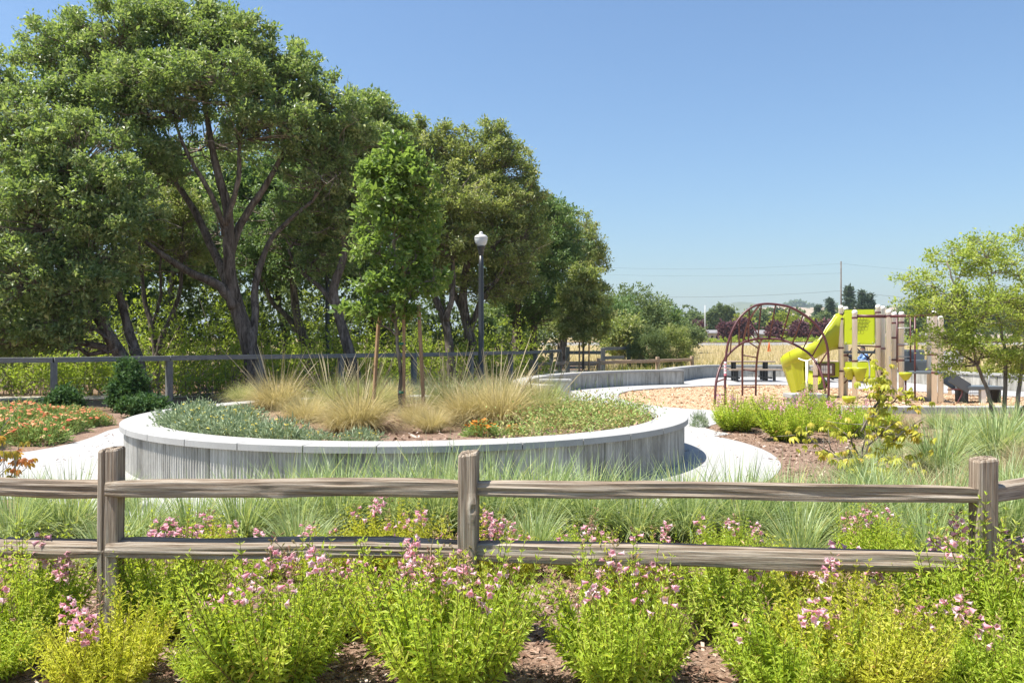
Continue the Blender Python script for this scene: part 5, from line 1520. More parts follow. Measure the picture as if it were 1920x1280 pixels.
p = P(902, 640, 24.0); lamp('tall dark street lamp with frosted acorn globe in front of the olive oak', p[0], p[1], 4.72)
p = P(614, 640, 29.0); lamp('dark street lamp pole mostly hidden in the oak leaves left of the young tree', p[0], p[1], 4.72)
p = P(873, 640, 52.0); lamp('thin far street lamp pole seen low between the oak trunks', p[0], p[1], 3.2)

# ------------------------------------------------------------------ playground
def arch_climber():
    t = thing('arch_climber', 'maroon tubular arch climber with rung ladders on the wood chips', 'climbing frame', (6.4, 20.3, 0), 'playground equipment')
    o = np.array([6.4, 20.3, 0])
    def S(px, py, Y): return P(px, py, Y) - o
    outer = catmull([S(1360, 762, 20.0), S(1360, 690, 20.05), S(1366, 640, 20.1), S(1384, 600, 20.15), S(1408, 577, 20.2), S(1430, 570, 20.2), S(1458, 571, 20.2), S(1484, 577, 20.15), S(1512, 593, 20.1), S(1536, 616, 20.05), S(1550, 645, 20.0), S(1554, 690, 20.0), S(1553, 762, 20.0)], 6)
    inner = catmull([S(1340, 758, 20.3), S(1343, 715, 20.4), S(1352, 685, 20.6), S(1370, 660, 20.8), S(1392, 643, 20.9), S(1415, 636, 21.0), S(1440, 635, 21.0), S(1466, 637, 20.9), S(1494, 648, 20.7), S(1520, 666, 20.5), S(1538, 695, 20.2), S(1547, 730, 20.0), S(1548, 768, 19.9)], 6)
    MB().tube(outer, .030, 10).build('arch_tube', M['maroon'], t, True)
    MB().tube(inner, .030, 10).build('arch_tube', M['maroon'], t, True)
    ro = resample(outer, n=200); ri = resample(inner, n=200)
    for f in (.05, .11, .2, .29, .35, .405, .455, .51, .565, .62, .675, .73, .79):
        MB().tube([ro[int(f*199)], ri[int(f*199)]], .018, 8).build('rung', M['maroon'], t, True)
    l1 = catmull([S(1392, 741, 22.9), S(1392, 690, 22.7), S(1393, 645, 22.4), S(1401, 610, 21.8), S(1412, 588, 21.2), S(1424, 572, 20.3)], 6)
    l2 = catmull([S(1417, 741, 22.9), S(1418, 690, 22.7), S(1422, 655, 22.2), S(1428, 636, 21.2)], 6)
    MB().tube(l1, .028, 10).build('leg_tube', M['maroon'], t, True)
    MB().tube(l2, .028, 10).build('leg_tube', M['maroon'], t, True)
    a = resample(l1, n=100); b = resample(l2, n=100)
    for f in (.10, .28, .45, .62, .78, .92):
        MB().tube([a[int(f*(72 if f > .5 else 68))], b[int(f*99)]], .017, 8).build('rung', M['maroon'], t, True)
    s = MB(); s.tube([S(1360, 700, 20.0) , S(1360, 678, 20.03)], .033, 10); s.build('warning_sticker', M['white'], t)
    s = MB(); s.tube([S(1360, 704, 20.0) , S(1360, 700.3, 20.0)], .033, 10); s.build('warning_sticker', M['pinkred'], t)
    for k in range(3):
        s = MB(); s.tube([S(1360, 683+k*6, 20.0) , S(1360, 681.5+k*6, 20.0)], .0336, 10); s.build('sticker_text_band', M['pinkred'], t)
arch_climber()

def play_structure():
    O = np.array([9.7, 22.2, 0])
    t = thing('play_structure', 'lime green and cream climbing play structure with posts, panels and steps', 'play structure', tuple(O), 'playground equipment')
    def post(x, y, h, r=.066):
        MB().lathe([(r, -.15), (r, h-.10), (r+.004, h-.095), (r+.004, h-.05), (r*.92, h-.022), (r*.6, h-.004), (.004, h)], (x-O[0], y-O[1], 0), 16).build('post', M['cream'], t, True)
    def clamp(x, y, z, r=.066):
        MB().lathe([(r+.001, z-.022), (r+.011, z-.022), (r+.011, z+.022), (r+.001, z+.022)], (x-O[0], y-O[1], 0), 16).build('clamp', M['maroon'], t)
    PO = {'a': (9.09, 22.55, 2.50), 'b': (9.57, 23.4, 2.50), 'c': (9.90, 22.07, 2.50), 'd': (10.43, 22.95, 2.50), 'e': (9.03, 21.5, 2.33), 'f': (9.83, 21.3, 2.335), 'g': (10.40, 22.2, 2.30), 'h': (10.31, 21.6, 2.29),
          'i': (10.56, 20.4, 2.28), 'j': (11.05, 21.6, 2.2), 'k': (10.98, 20.9, 2.15)}
    for k, (x, y, h) in PO.items(): post(x, y, h)
    for k, zs in {'a': (.68, 1.32, 2.12, 2.24), 'b': (.5, 1.1), 'c': (1.36, 2.28), 'd': (2.2, 1.3, .6), 'e': (.60, .98, 2.12), 'f': (2.16,), 'g': (1.0, 2.0, 1.6), 'h': (1.0, 1.4, 2.0), 'i': (.72, 1.17, 2.15), 'j': (.72, 1.15)}.items():
        for z in zs: clamp(PO[k][0], PO[k][1], z)
    v = np.array(PO['c'][:2]) - np.array(PO['a'][:2]); L = np.linalg.norm(v); u = v/L; nrm = np.array([u[1], -u[0]]); ang = math.atan2(u[1], u[0])
    mid = (np.array(PO['a'][:2]) + np.array(PO['c'][:2]))/2
    def local(f, z, off=0): q = np.array(PO['a'][:2]) + u*f*L + nrm*off; return np.array([q[0]-O[0], q[1]-O[1], z])
    # upper panel with thin raised rings and lines in darker lime
    q = mid - O[:2]
    pn = MB().bbox((q[0], q[1], 1.90), (L - .165, .025, .96), .03, ang).build('upper_panel', M['lime'], t)
    rings = MB()
    for i in range(-2, 3):
        for j in range(-2, 3):
            if abs(i) + abs(j) > 3: continue
            c = local(.53 + i*.085 + j*.02, 1.95 + j*.095, .0142)
            a = np.linspace(0, 2*np.pi, 15)
            w = np.stack([c[0] + u[0]*.045*np.cos(a), c[1] + u[1]*.045*np.cos(a), c[2] + .045*np.sin(a)], 1)
            rings.tube(w, .0042, 4, False)
    for i in range(-3, 4):
        a0 = local(.53 + i*.055 - .12, 1.95 - .16 + abs(i)*.01, .0142); a1 = local(.53 + i*.055 + .10, 1.95 + .14 - abs(i)*.01, .0142)
        rings.tube([a0, a1], .004, 4, False)
    rings.build('panel_pattern', M['dark_lime'], pn)
    for fx in (.14, .5, .86):
        MB().lathe([(.018, 0), (.018, .012), (.008, .016)], (0, 0, 0), 8).build('bolt', M['palegrey'], pn, loc=tuple(local(fx, 1.46, .013)))
    # lower panels
    MB().bbox((q[0]+.02, q[1], .73), (L - .165, .025, .44), .03, ang).build('lower_panel', M['lime'], t)
    pp = MB().bbox((8.66-O[0], 22.5-O[1], .73), (.70, .03, .42), .03, -.05).build('play_panel', M['lime'], t)
    MB().bbox((8.66-O[0], 22.478-O[1], .73), (.46, .03, .36), .04, -.05).build('tile_frame', M['brown_pl'], pp)
    for i in range(5):
        for j in range(2):
            MB().bbox((8.66-O[0]+(i-2)*.058, 22.462-O[1]-(i-2)*.003, .73+(j-.5)*.115), (.05, .02, .105), .008, -.05).build('white_tile', M['white'], pp)
    x, y = 8.29, 22.3; post(x, y, 1.03); clamp(x, y, .55)
    # deck of the tower
    c4 = (np.array(PO['a'][:2]) + np.array(PO['d'][:2]))/2 - O[:2]
    MB().bbox((c4[0], c4[1], 1.20), (.86, .86, .07), .01, ang).build('deck', M['greyblue'], t)
    # criss-cross climber under the panel
    cc = MB()
    for a_, b_ in (((.3, 1.38), (.92, .86)), ((.95, 1.36), (.55, .84)), ((.12, 1.10), (.55, .84)), ((.3, 1.38), (.12, 1.1)), ((.3, 1.38), (.95, 1.36)), ((.08, .98), (.2, .5)), ((.2, .5), (.05, .34))):
        cc.tube([local(a_[0], a_[1], -.35), local(b_[0], b_[1], -.25)], .019, 7)
    cc.build('web_climber', M['maroon'], t, True)
    # overhead beam with hanging bars
    e, f, i_ = (np.array([*PO[k][:2], 0]) - O for k in 'efi')
    bm1 = MB(); bm1.tube([e + [0, 0, 2.17], f + [0, 0, 2.15]], .042, 10); bm1.tube([f + [0, 0, 2.15], i_ + [0, 0, 2.16]], .036, 10)
    bm1.build('overhead_beam', M['maroon'], t, True)
    def ladder(a, b, z0, z1, zs, mat='maroon'):
        a = np.array([*a, 0]) - O; b = np.array([*b, 0]) - O; mb = MB()
        for w in (a, b): mb.tube([w + [0, 0, z0], w + [0, 0, z1]], .021, 8)
        mb.build('ladder_rail', M[mat], t, True)
        for z in zs: MB().tube([a + [0, 0, z], b + [0, 0, z]], .018, 7).build('rung', M['palegrey'], t, True)
    ladder((10.02, 22.2), (10.25, 22.75), .1, 2.15, (1.0, 1.35, 1.7))
    ladder((10.12, 21.45), (10.45, 21.4), .95, 2.15, (1.10, 1.42, 1.85))
    pl = MB(); pl.tube([(10.19-O[0]+.18, 21.0-O[1], 0), (10.19-O[0]+.18, 21.0-O[1], 2.14)], .024, 8); pl.build('fireman_pole', M['maroon'], t, True)
    # steps and platforms on the right
    MB().bbox((10.72-O[0], 21.2-O[1], .70), (.74, .74, .06), .01, -.25).build('low_deck', M['greyblue'], t)
    MB().bbox((10.85-O[0], 21.95-O[1], .84), (.80, .06, .26), .01, -.1).build('step_riser', M['greyblue'], t)
    MB().bbox((10.88-O[0], 22.15-O[1], .98), (.80, .38, .05), .01, -.1).build('step_tread', M['greyblue'], t)
    MB().bbox((10.9-O[0], 22.4-O[1], 1.12), (.80, .06, .24), .01, -.1).build('step_riser', M['greyblue'], t)
    MB().bbox((10.92-O[0], 22.6-O[1], 1.25), (.80, .38, .05), .01, -.1).build('step_tread', M['greyblue'], t)
    for x, y in ((10.68, 23.1), (11.35, 22.9)):
        MB().bbox((x-O[0], y-O[1], 1.45), (.055, .05, .8), .015).build('handhold', M['lime'], t)
    MB().bbox((10.34-O[0], 21.75-O[1], 1.28), (.05, .3, 1.2), .02, -.2).build('brown_panel', M['brown_pl'], t)
    # sloping stair rail down to the low transfer bench
    s0 = np.array([11.0, 20.5, .62]) - O; s1 = np.array([11.62, 20.75, .30]) - O
    d = s1 - s0; Ls = np.linalg.norm(d); Mx = Vector(d).to_track_quat('X', 'Z').to_matrix()
    MB().box((s0+s1)/2, (Ls, .05, .26), M=np.array(Mx)).build('stair_stringer', M['greyblue'], t)
    MB().box((s0+s1)/2 + [0.05, .55, 0], (Ls, .05, .26), M=np.array(Mx)).build('stair_stringer', M['greyblue'], t)
    MB().bbox((11.98-O[0], 21.0-O[1], .32), (.95, .62, .09), .015, .02).build('transfer_bench', M['greyblue'], t)
    MB().bbox((11.98-O[0], 20.78-O[1], .08), (.13, .13, .40), .01).build('bench_post', M['cream'], t)
    gm = MB()
    for k in range(17): gm.tube([(11.58-O[0]+k*.05, 20.98-O[1], -.05), (11.58-O[0]+k*.05, 20.98-O[1], .275)], .006, 4, False)
    for z in (.02, .1, .18, .25): gm.tube([(11.56-O[0], 20.985-O[1], z), (12.4-O[0], 20.985-O[1], z)], .006, 4, False)
    gm.build('mesh_skirt', M['black'], t)
    for x in (11.56, 12.40): MB().bbox((x-O[0], 20.99-O[1], .10), (.07, .5, .34), .01).build('skirt_side', M['black'], t)
    hr = MB(); hr.tube(catmull([(11.05-O[0], 20.7-O[1], .28), (11.35-O[0], 20.7-O[1], .28), (11.42-O[0], 20.7-O[1], .2), (11.3-O[0], 20.7-O[1], -.06)], 6), .018, 8); hr.build('hand_rail', M['maroon'], t, True)
    for x in (11.2, 12.42): MB().tube([(x-O[0], 21.25-O[1], .3), (x-O[0], 21.25-O[1], 1.25 if x < 12 else .75)], .02, 8).build('hand_rail', M['palegrey'], t, True)
    # drums
    for px, y, s in ((1594, 21.55, .9), (1612, 21.3, 1.0)):
        c = P(px, 690, y) - O
        dr = MB().lathe([(.05*s, -.34*s), (.09*s, -.33*s), (.16*s, -.08*s), (.185*s, -.01), (.18*s, .012), (.16*s, .018), (.01, .02)], c, 20).build('drum', M['slide'], t, True)
    hb = MB(); h0 = np.array([*PO['e'][:2], 0]) - O
    hb.tube(catmull([h0 + [.05, -.03, .97], h0 + [.25, -.10, .99], h0 + [.33, -.12, .90], h0 + [.33, -.12, .55], h0 + [.25, -.1, .42], h0 + [.05, -.03, .44]], 6), .018, 8); hb.build('drum_bracket', M['palegrey'], t, True)
    # stepping pods
    c = P(1698, 699, 20.9) - O
    MB().lathe([(.02, -.19), (.07, -.17), (.15, -.05), (.165, 0), (.15, .015), (.01, .02)], c, 20).build('step_pod', M['slide'], t, True)
    MB().tube([c - [0, 0, .16], [c[0], c[1], -.15]], .024, 8).build('pod_pole', M['maroon'], t, True)
    c = P(1592, 745, 20.6) - O; c[2] = .07
    MB().lathe([(.10, -.12), (.15, -.05), (.175, .03), (.16, .045), (.01, .05)], c, 20).build('step_pod', M['slide'], t, True)
    st = MB(); c = np.array([*PO['f'][:2], 0]) - O
    for k in range(5): st.box((c[0], c[1]-.067, .92+k*.045), (.05, .004, .02))
    st.build('notice_sticker', M['palegrey'], t)
    return t
play_structure()

def slide():
    pts = np.array([(9.02, 22.95, 1.30), (8.78, 22.86, 1.27), (8.52, 22.76, 1.16), (8.24, 22.70, 1.00), (8.06, 22.86, .86), (8.02, 23.15, .70), (8.18, 23.42, .52), (8.42, 23.38, .36), (8.50, 23.12, .25), (8.46, 22.86, .18)])
    pp = catmull(pts, 7); n = len(pp); f = np.linspace(0, 1, n)
    near_h = np.interp(f, [0, .1, .2, .3, .45, .6, .8, 1], [1.02, .98, .74, .46, .38, .36, .30, .16])
    far_h = np.interp(f, [0, .1, .2, .3, .45, .6, .8, 1], [.34, .28, .20, .24, .30, .30, .25, .14])
    w = np.interp(f, [0, .2, 1], [.42, .33, .31])
    tg = unit(np.gradient(pp[:, :2], axis=0)); nn = np.stack([-tg[:, 1], tg[:, 0]], 1)
    o = np.array([8.3, 23.0, 0])
    t = thing('spiral_slide', 'yellow-green curving plastic slide spiralling down left of the tower', 'slide', tuple(o), 'playground equipment')
    rows = []
    prof = [(1.0, 1.0, -.02), (1.0, .98, .035), (.98, .55, 0), (.9, .2, 0), (.6, .03, 0), (0, 0, 0), (-.6, .03, 0), (-.9, .2, 0), (-.98, .55, 0), (-1.0, .98, -.035), (-1, 1.0, .02)]
    for inn in (0, 1):
        for q, hh, e in prof:
            h = np.where(q > 0, near_h, far_h)
            off = q*(w + inn*.035 * (1 if q else 0)) + e*(1 if q > 0 else 1)
            z = pp[:, 2] + h*hh - inn*.04
            rows.append(np.c_[pp[:, :2] + nn*off[:, None], z] - o)
    k = len(prof); V = np.concatenate(rows)
    F1 = grid_faces(k, n, False); F2 = grid_faces(k, n, False)[:, ::-1] + k*n
    ids = lambda r_: np.arange(n) + r_*n
    side = []
    for r_ in (0, k-1):
        a, b = ids(r_), ids(r_ + k); side.append(np.stack([a[:-1], a[1:], b[1:], b[:-1]], 1))
    MB().add(V, [np.concatenate([F1, F2] + side)]).build('chute', M['slide'], t, True)
    # ribbed outer skirt of the curve
    sk = MB(); i0, i1 = int(.36*n), int(.86*n)
    outer = np.c_[pp[:, :2] + nn*(w + .045)[:, None], pp[:, 2]][i0:i1] - o
    m = len(outer)
    top = outer.copy(); top[:, 2] += near_h[i0:i1]*.9; bot = np.c_[pp[:, :2] + nn*(w*.25)[:, None], np.maximum(.05, pp[:, 2] - .75)][i0:i1] - o
    wave = np.where(np.arange(m) % 5 == 0, .035, 0)[:, None]
    for q in (top, bot): q[:, :2] += nn[i0:i1]*wave
    V = np.concatenate([top, (top+bot)/2, bot]); sk.add(V, [grid_faces(3, m, False)]); sk.build('outer_skirt', M['slide'], t, True)
    nr = np.c_[pp[:, :2] - nn*(w + .045)[:, None], pp[:, 2]][i0:i1] - o
    top = nr.copy(); top[:, 2] += far_h[i0:i1]*.6; bot = nr.copy(); bot[:, 2] -= .10
    MB().add(np.concatenate([top, bot]), [grid_faces(2, m, False)]).build('inner_skirt', M['slide'], t, True)
    MB().tube([(8.06-o[0], 22.30-o[1], -.1), (8.06-o[0], 22.30-o[1], .98)], .035, 10).build('support_post', M['cream'], t, True)
    MB().tube(catmull([(7.90-o[0], 22.50-o[1], 1.03), (7.97-o[0], 22.38-o[1], .99), (8.06-o[0], 22.30-o[1], .97), (8.2-o[0], 22.36-o[1], 1.02)], 5), .018, 8).build('support_bracket', M['cream'], t, True)
slide()

def disc_sign():
    p = P(1781, 669, 23.8)
    t = thing('round_play_sign', 'round white disc with dark rim on a pale post behind the right tree', 'sign', (p[0], p[1], 0), 'playground equipment')
    MB().tube([(0, 0, -.1), (0, 0, 1.25)], .05, 10).build('post', M['cream'], t, True)
    a = np.linspace(0, 2*np.pi, 33)
    for dx, mat in ((-.08, 'white'), (.20, 'white')):
        d = MB(); d.add(np.concatenate([np.stack([.165*np.cos(a[:-1]), np.full(32, -.06), .20*np.sin(a[:-1])], 1), np.stack([.165*np.cos(a[:-1]), np.full(32, -.035), .20*np.sin(a[:-1])], 1)]) + [dx, 0, 1.05],
              [grid_faces(2, 32, True), np.array([list(range(32)), list(range(32, 64))[::-1]])]); d.build('disc', M[mat], t)
        MB().tube(np.stack([.168*np.cos(a) + dx, np.full(33, -.048), .203*np.sin(a) + 1.05], 1), .014, 6, False).build('disc_rim', M['black'], t, True)
disc_sign()

# ------------------------------------------------------------------ picnic tables and the seated person
def picnic_table(label, x, y, rz):
    t = thing('picnic_table', label, 'picnic table', (x, y, 0), 'picnic tables by the outer wall', rz)
    for k in range(4): MB().bbox((0, -.30+k*.2, .73), (1.75, .19, .05), .008).build('table_plank', M['table_wood'], t)
    for s in (-1, 1):
        for k in range(2): MB().bbox((0, s*.72 + (k-.5)*.17, .43), (1.95, .16, .05), .008).build('seat_plank', M['table_wood'], t)
        for q in (-.62, .62):
            MB().bbox((q, s*.14, .35), (.09, .09, .71), .008).build('table_leg', M['black'], t)
            MB().bbox((q*1.15, s*.72, .20), (.09, .09, .41), .008).build('seat_leg', M['black'], t)
    for q in (-.62, .62): MB().box((q, 0, .12), (.07, 1.40, .06)).build('cross_bar', M['black'], t)
    return t
x, y = P(1405, 640, 31.5)[:2]; picnic_table('wooden picnic table with black legs seen through the arch climber', x, y, .04)
x, y = P(1578, 640, 31.4)[:2]; picnic_table('wooden picnic table behind the lime panels where a person sits', x, y, 1.5)

def person():
    base = np.array([P(1624, 640, 31.2)[0], 31.2, 0])
    root = thing('person', 'person with dark hair in a blue plaid shirt seated at the far picnic table', 'person', tuple(base))
    # facing -x (towards the table), seated with the hips at 0.48
    J = {'pelvis': (0, 0, .50), 'spine': (-.02, 0, .70), 'chest': (-.06, 0, .92), 'neck': (-.09, 0, 1.05), 'head0': (-.11, 0, 1.13), 'head': (-.13, 0, 1.22), 'head1': (-.12, 0, 1.29),
         'shl': (-.07, -.17, .98), 'ell': (-.25, -.24, .80), 'wrl': (-.46, -.16, .80), 'hal': (-.54, -.13, .79),
         'shr': (-.07, .17, .98), 'elr': (-.23, .25, .80), 'wrr': (-.44, .14, .80), 'har': (-.52, .11, .79),
         'hil': (-.02, -.10, .50), 'knl': (-.44, -.12, .50), 'anl': (-.40, -.12, .09), 'tol': (-.56, -.12, .04),
         'hir': (-.02, .10, .50), 'knr': (-.44, .12, .50), 'anr': (-.38, .12, .09), 'tor': (-.54, .12, .04)}
    rad = {'pelvis': .13, 'spine': .125, 'chest': .135, 'neck': .058, 'head0': .06, 'head': .092, 'head1': .085, 'sh': .07, 'el': .047, 'wr': .033, 'ha': .036, 'hi': .095, 'kn': .065, 'an': .045, 'to': .04}
    E = [('pelvis', 'spine'), ('spine', 'chest'), ('chest', 'neck'), ('neck', 'head0'), ('head0', 'head'), ('head', 'head1')]
    for s in 'lr': E += [('chest', 'sh'+s), ('sh'+s, 'el'+s), ('el'+s, 'wr'+s), ('wr'+s, 'ha'+s), ('pelvis', 'hi'+s), ('hi'+s, 'kn'+s), ('kn'+s, 'an'+s), ('an'+s, 'to'+s)]
    fing = []
    for s in 'lr':
        hx, hy, hz = J['ha'+s]
        for k in range(4):
            J['f%d%s' % (k, s)] = (hx-.05, hy + (k-1.5)*.02, hz+.002); J['g%d%s' % (k, s)] = (hx-.085+abs(k-1.3)*.008, hy + (k-1.5)*.023, hz-.012)
            E += [('ha'+s, 'f%d%s' % (k, s)), ('f%d%s' % (k, s), 'g%d%s' % (k, s))]
        sg = 1 if s == 'l' else -1
        J['t'+s] = (hx-.03, hy + sg*.045, hz+.01); E.append(('ha'+s, 't'+s))
    names = list(J); me = bpy.data.meshes.new('body')
    me.from_pydata([J[k] for k in names], [(names.index(a), names.index(b)) for a, b in E], [])
    o = link('body', me, M['skin'], root)
    sk = o.modifiers.new('skin', 'SKIN'); sub = o.modifiers.new('sub', 'SUBSURF'); sub.levels = sub.render_levels = 1
    for i, k in enumerate(names):
        v = me.skin_vertices[0].data[i]
        q = rad.get(k, rad.get(k[:2], .009)); v.radius = (q, q); v.use_root = (k == 'pelvis')
    dg = bpy.context.evaluated_depsgraph_get(); bpy.context.view_layer.update()
    ev = o.evaluated_get(bpy.context.evaluated_depsgraph_get()); bm = bmesh.new(); bm.from_mesh(ev.to_mesh())
    o.modifiers.clear()
    body = bpy.data.meshes.new('body'); bm.to_mesh(body); body.materials.append(M['skin'])
    old = o.data; o.data = body; bpy.data.meshes.remove(old)
    def garment(name, cond, mat, off):
        b2 = bmesh.new(); b2.from_mesh(body); b2.normal_update()
        for v in b2.verts: v.co += v.normal*off
        bad = [f for f in b2.faces if not cond(f.calc_center_median())]
        bmesh.ops.delete(b2, geom=bad, context='FACES')
        m2 = bpy.data.meshes.new(name); b2.to_mesh(m2); b2.free()
        for p_ in m2.polygons: p_.use_smooth = True
        link(name, m2, M[mat], root)
    garment('shirt', lambda c: c.z > .53 and c.z < 1.06 and c.x > -.42 and not (c.x < -.2 and c.z < .62), 'shirt', .014)
    garment('trousers', lambda c: (c.z <= .60 and c.z > .1 and not (c.x < -.2 and c.z > .66)), 'jeans', .010)
    garment('hair', lambda c: (c.z > 1.25) or (c.z > 1.14 and c.x > -.125), 'hair', .020)
    for p_ in body.polygons: p_.use_smooth = True
    bm.free()
    fc = MB()
    for s in (-1, 1): fc.lathe([(.010, 0), (.008, .004), (.001, .006)], (0, 0, 0), 8)
    f2 = MB(); f2.tube([(-.222, 0, 1.205), (-.245, 0, 1.18), (-.225, 0, 1.172)], [.008, .014, .008], 6); f2.build('nose', M['skin'], root, True)
    f3 = MB()
    for s in (-1, 1): f3.box((-.216, s*.034, 1.215), (.012, .022, .01))
    f3.box((-.212, 0, 1.142), (.012, .04, .008)); f3.build('eyes_and_mouth', M['hair'], root)
    for s in (-1, 1): MB().bbox((-.12, s*.094, 1.19), (.04, .02, .06), .008).build('ear', M['skin'], root)
person()
b = P(1597, 672, 30.6)
bg_ = thing('dark_bag', 'small dark bag standing on the far picnic table beside the cream post', 'bag', (b[0], b[1], .757))
MB().bbox((0, 0, .13), (.20, .16, .26), .04).build('body', M['jeans'], bg_); MB().tube(catmull([(-.06, 0, .25), (-.04, 0, .33), (.04, 0, .33), (.06, 0, .25)], 5), .010, 6).build('handle', M['jeans'], bg_, True)

# ------------------------------------------------------------------ beyond the park
def leaf_ball_tree(name, label, x, y, rads, h0, mat, seed, n=40, L=.45, W=.25, group=None, cat='tree', cr=.28, point=0.0):
    r = rg(seed); z = float(z_terr(x, y))
    t = thing(name, label, cat, (x, y, z), group)
    c = norm_rows(r, n)*np.array(rads)*(r.uniform(.25, 1, (n, 1))**.5)*.85
    c[:, :2] *= (1 - point*np.clip((c[:, 2:3]/rads[2] + 1)/2, 0, 1))
    c[:, 2] += h0 + rads[2]
    V, F, rv, _ = make_crown(r, c, max(.2, cr*min(rads[0], rads[2])*1.6), 6, 8, L*1.1, W*1.1, L*.7)
    link('crown', mesh_np('crown', V, [F], {'rnd': rv}), M[mat], t)
    mb = MB(); mb.tube([(0, 0, -.3), (.05, 0, (h0+rads[2])*.5), (0, 0, h0+rads[2])], [.03*h0+.10+rads[0]*.04, .1+rads[0]*.02, .05], 6)
    for k in range(8): mb.tube(wiggle(r, np.array([0, 0, h0+rads[2]*.4]), c[k*n//8], 4, .1*rads[0]), np.linspace(.06, .02, 4)*(1+rads[0]*.2), 4, False)
    mb.build('trunk', M['bark'], t, True)
    return t
def FT(px, py_top, Y):
    x = (px-960)/FPX*Y; return x, EYE - (py_top-640)/FPX*Y - float(z_terr(x, Y))
# mid-distance trees at the end of the oak row
for k, (px, top, Y, rx, mat, lab) in enumerate([(1150, 548, 62, 2.0, 'oak_dark', 'dark bushy tree just beyond the end of the oak row'), (1200, 533, 66, 2.7, 'far_green', 'broad green tree behind the willow-like shrubs'), (1240, 560, 70, 1.9, 'oak_dark', 'lower dark tree at the right shoulder of the broad green tree'), (1172, 590, 56, 1.5, 'oak2', 'small olive tree between the oak row and the tall shrubs'), (1285, 605, 85, 2.2, 'far_green', 'green tree left of the first purple plum')]):
    x, h = FT(px, top, Y); leaf_ball_tree('field_edge_tree', lab, x, Y, (rx, rx*.9, h*.44), h*.12, mat, 1000+k, 170, .19, .10, 'trees at the end of the oak row')
# purple plums, green and yellow trees round the houses
for k, (px, top, w) in enumerate([(1307, 606, 12), (1362, 606, 11), (1390, 598, 17), (1452, 604, 12), (1500, 602, 14), (1545, 600, 14)]):
    Y = 172; x, h = FT(px, top, Y); rx = w/FPX*Y
    leaf_ball_tree('purple_plum_tree', '%s dark purple plum tree in front of the far houses' % nth(k, 6).replace(' from left', ' from the left'), x, Y, (rx, rx, h*.46), h*.06, 'plum', 1020+k, 55, .6, .34, 'purple plum trees by the far houses')
for k, (px, top, w, mat, Y, lab) in enumerate([(1265, 590, 16, 'far_green', 190, 'green street tree left of the poplars'), (1298, 582, 16, 'far_green', 210, 'tall green tree left of the poplar row'), (1390, 590, 14, 'far_yellow', 185, 'yellow-green tree beside the poplars'), (1408, 582, 14, 'far_green', 230, 'dark green tree between poplars and climber'),
        (1430, 580, 16, 'far_green', 240, 'green tree seen in the left half of the arch climber'), (1460, 572, 12, 'conifer', 235, 'dark tree seen through the top of the arch climber'), (1470, 585, 24, 'far_yellow', 200, 'broad bright green tree seen through the arch climber'), (1490, 600, 16, 'far_yellow', 178, 'low yellow-green tree behind a purple plum'), (1520, 598, 13, 'far_yellow', 182, 'small bright green tree left of the slide'),
        (1545, 580, 16, 'far_green', 240, 'grey green tree behind the slide hood'), (1690, 575, 18, 'far_green', 230, 'green tree right of the cream posts'), (1720, 560, 22, 'far_green', 180, 'green tree behind the airy small tree'), (1780, 540, 30, 'conifer', 190, 'large dark tree behind the airy small tree'), (1850, 560, 26, 'far_green', 170, 'green tree hidden behind the right stems'), (1910, 550, 30, 'far_green', 180, 'green tree at the right edge behind the stems')]):
    x, h = FT(px, top, Y); rx = w/FPX*Y
    leaf_ball_tree('street_tree', lab, x, Y, (rx, rx, h*.46), h*.08, mat, 1040+k, 60, .65, .36, 'green trees round the far houses')
for k, (px, top) in enumerate([(1328, 578), (1336, 572), (1342, 575), (1349, 562), (1355, 569), (1361, 567), (1368, 572), (1374, 574)]):
    Y = 225; x, h = FT(px, top, Y)
    leaf_ball_tree('poplar_tree', '%s narrow tall poplar in the far row of poplars' % nth(k, 8).replace(' from left', ' from the left'), x, Y, (.75, .75, h*.48), h*.03, 'far_green', 1060+k, 80, .4, .22, 'far row of poplars', cr=.36, point=.75)
def conifer(label, px, top, Y, seed):
    r = rg(seed); x, h = FT(px, top, Y); z = float(z_terr(x, Y))
    t = thing('conifer_tree', label, 'tree', (x, Y, z), 'dark conifers on the skyline')
    MB().tube([(0, 0, -.3), (0, 0, h)], [.28, .03], 6).build('trunk', M['bark'], t)
    c = []
    for k in range(120):
        f = r.uniform(.12, 1)**.8; rr = h*.27*(1-f)**.9*r.uniform(.25, 1.15)+.1; a = r.uniform(0, 6.28)
        c.append((math.cos(a)*rr, math.sin(a)*rr, h*f - rr*.25))
    V, F, rv, _ = make_crown(r, np.array(c), .55, 4, 8, .75, .24, .30, .3)
    link('crown', mesh_np('crown', V, [F], {'rnd': rv}), M['conifer'], t)
for k, (px, top, Y, lab) in enumerate([(1556, 561, 260, 'small pointed conifer left of the utility pole'), (1534, 574, 265, 'short conifer on the skyline above the slide'), (1592, 540, 225, 'tall conifer right beside the utility pole'), (1616, 548, 230, 'broad conifer third from the utility pole'), (1630, 551, 232, 'conifer directly above the lime green panel right end')]):
    conifer(lab, px, top, Y, 1080+k)
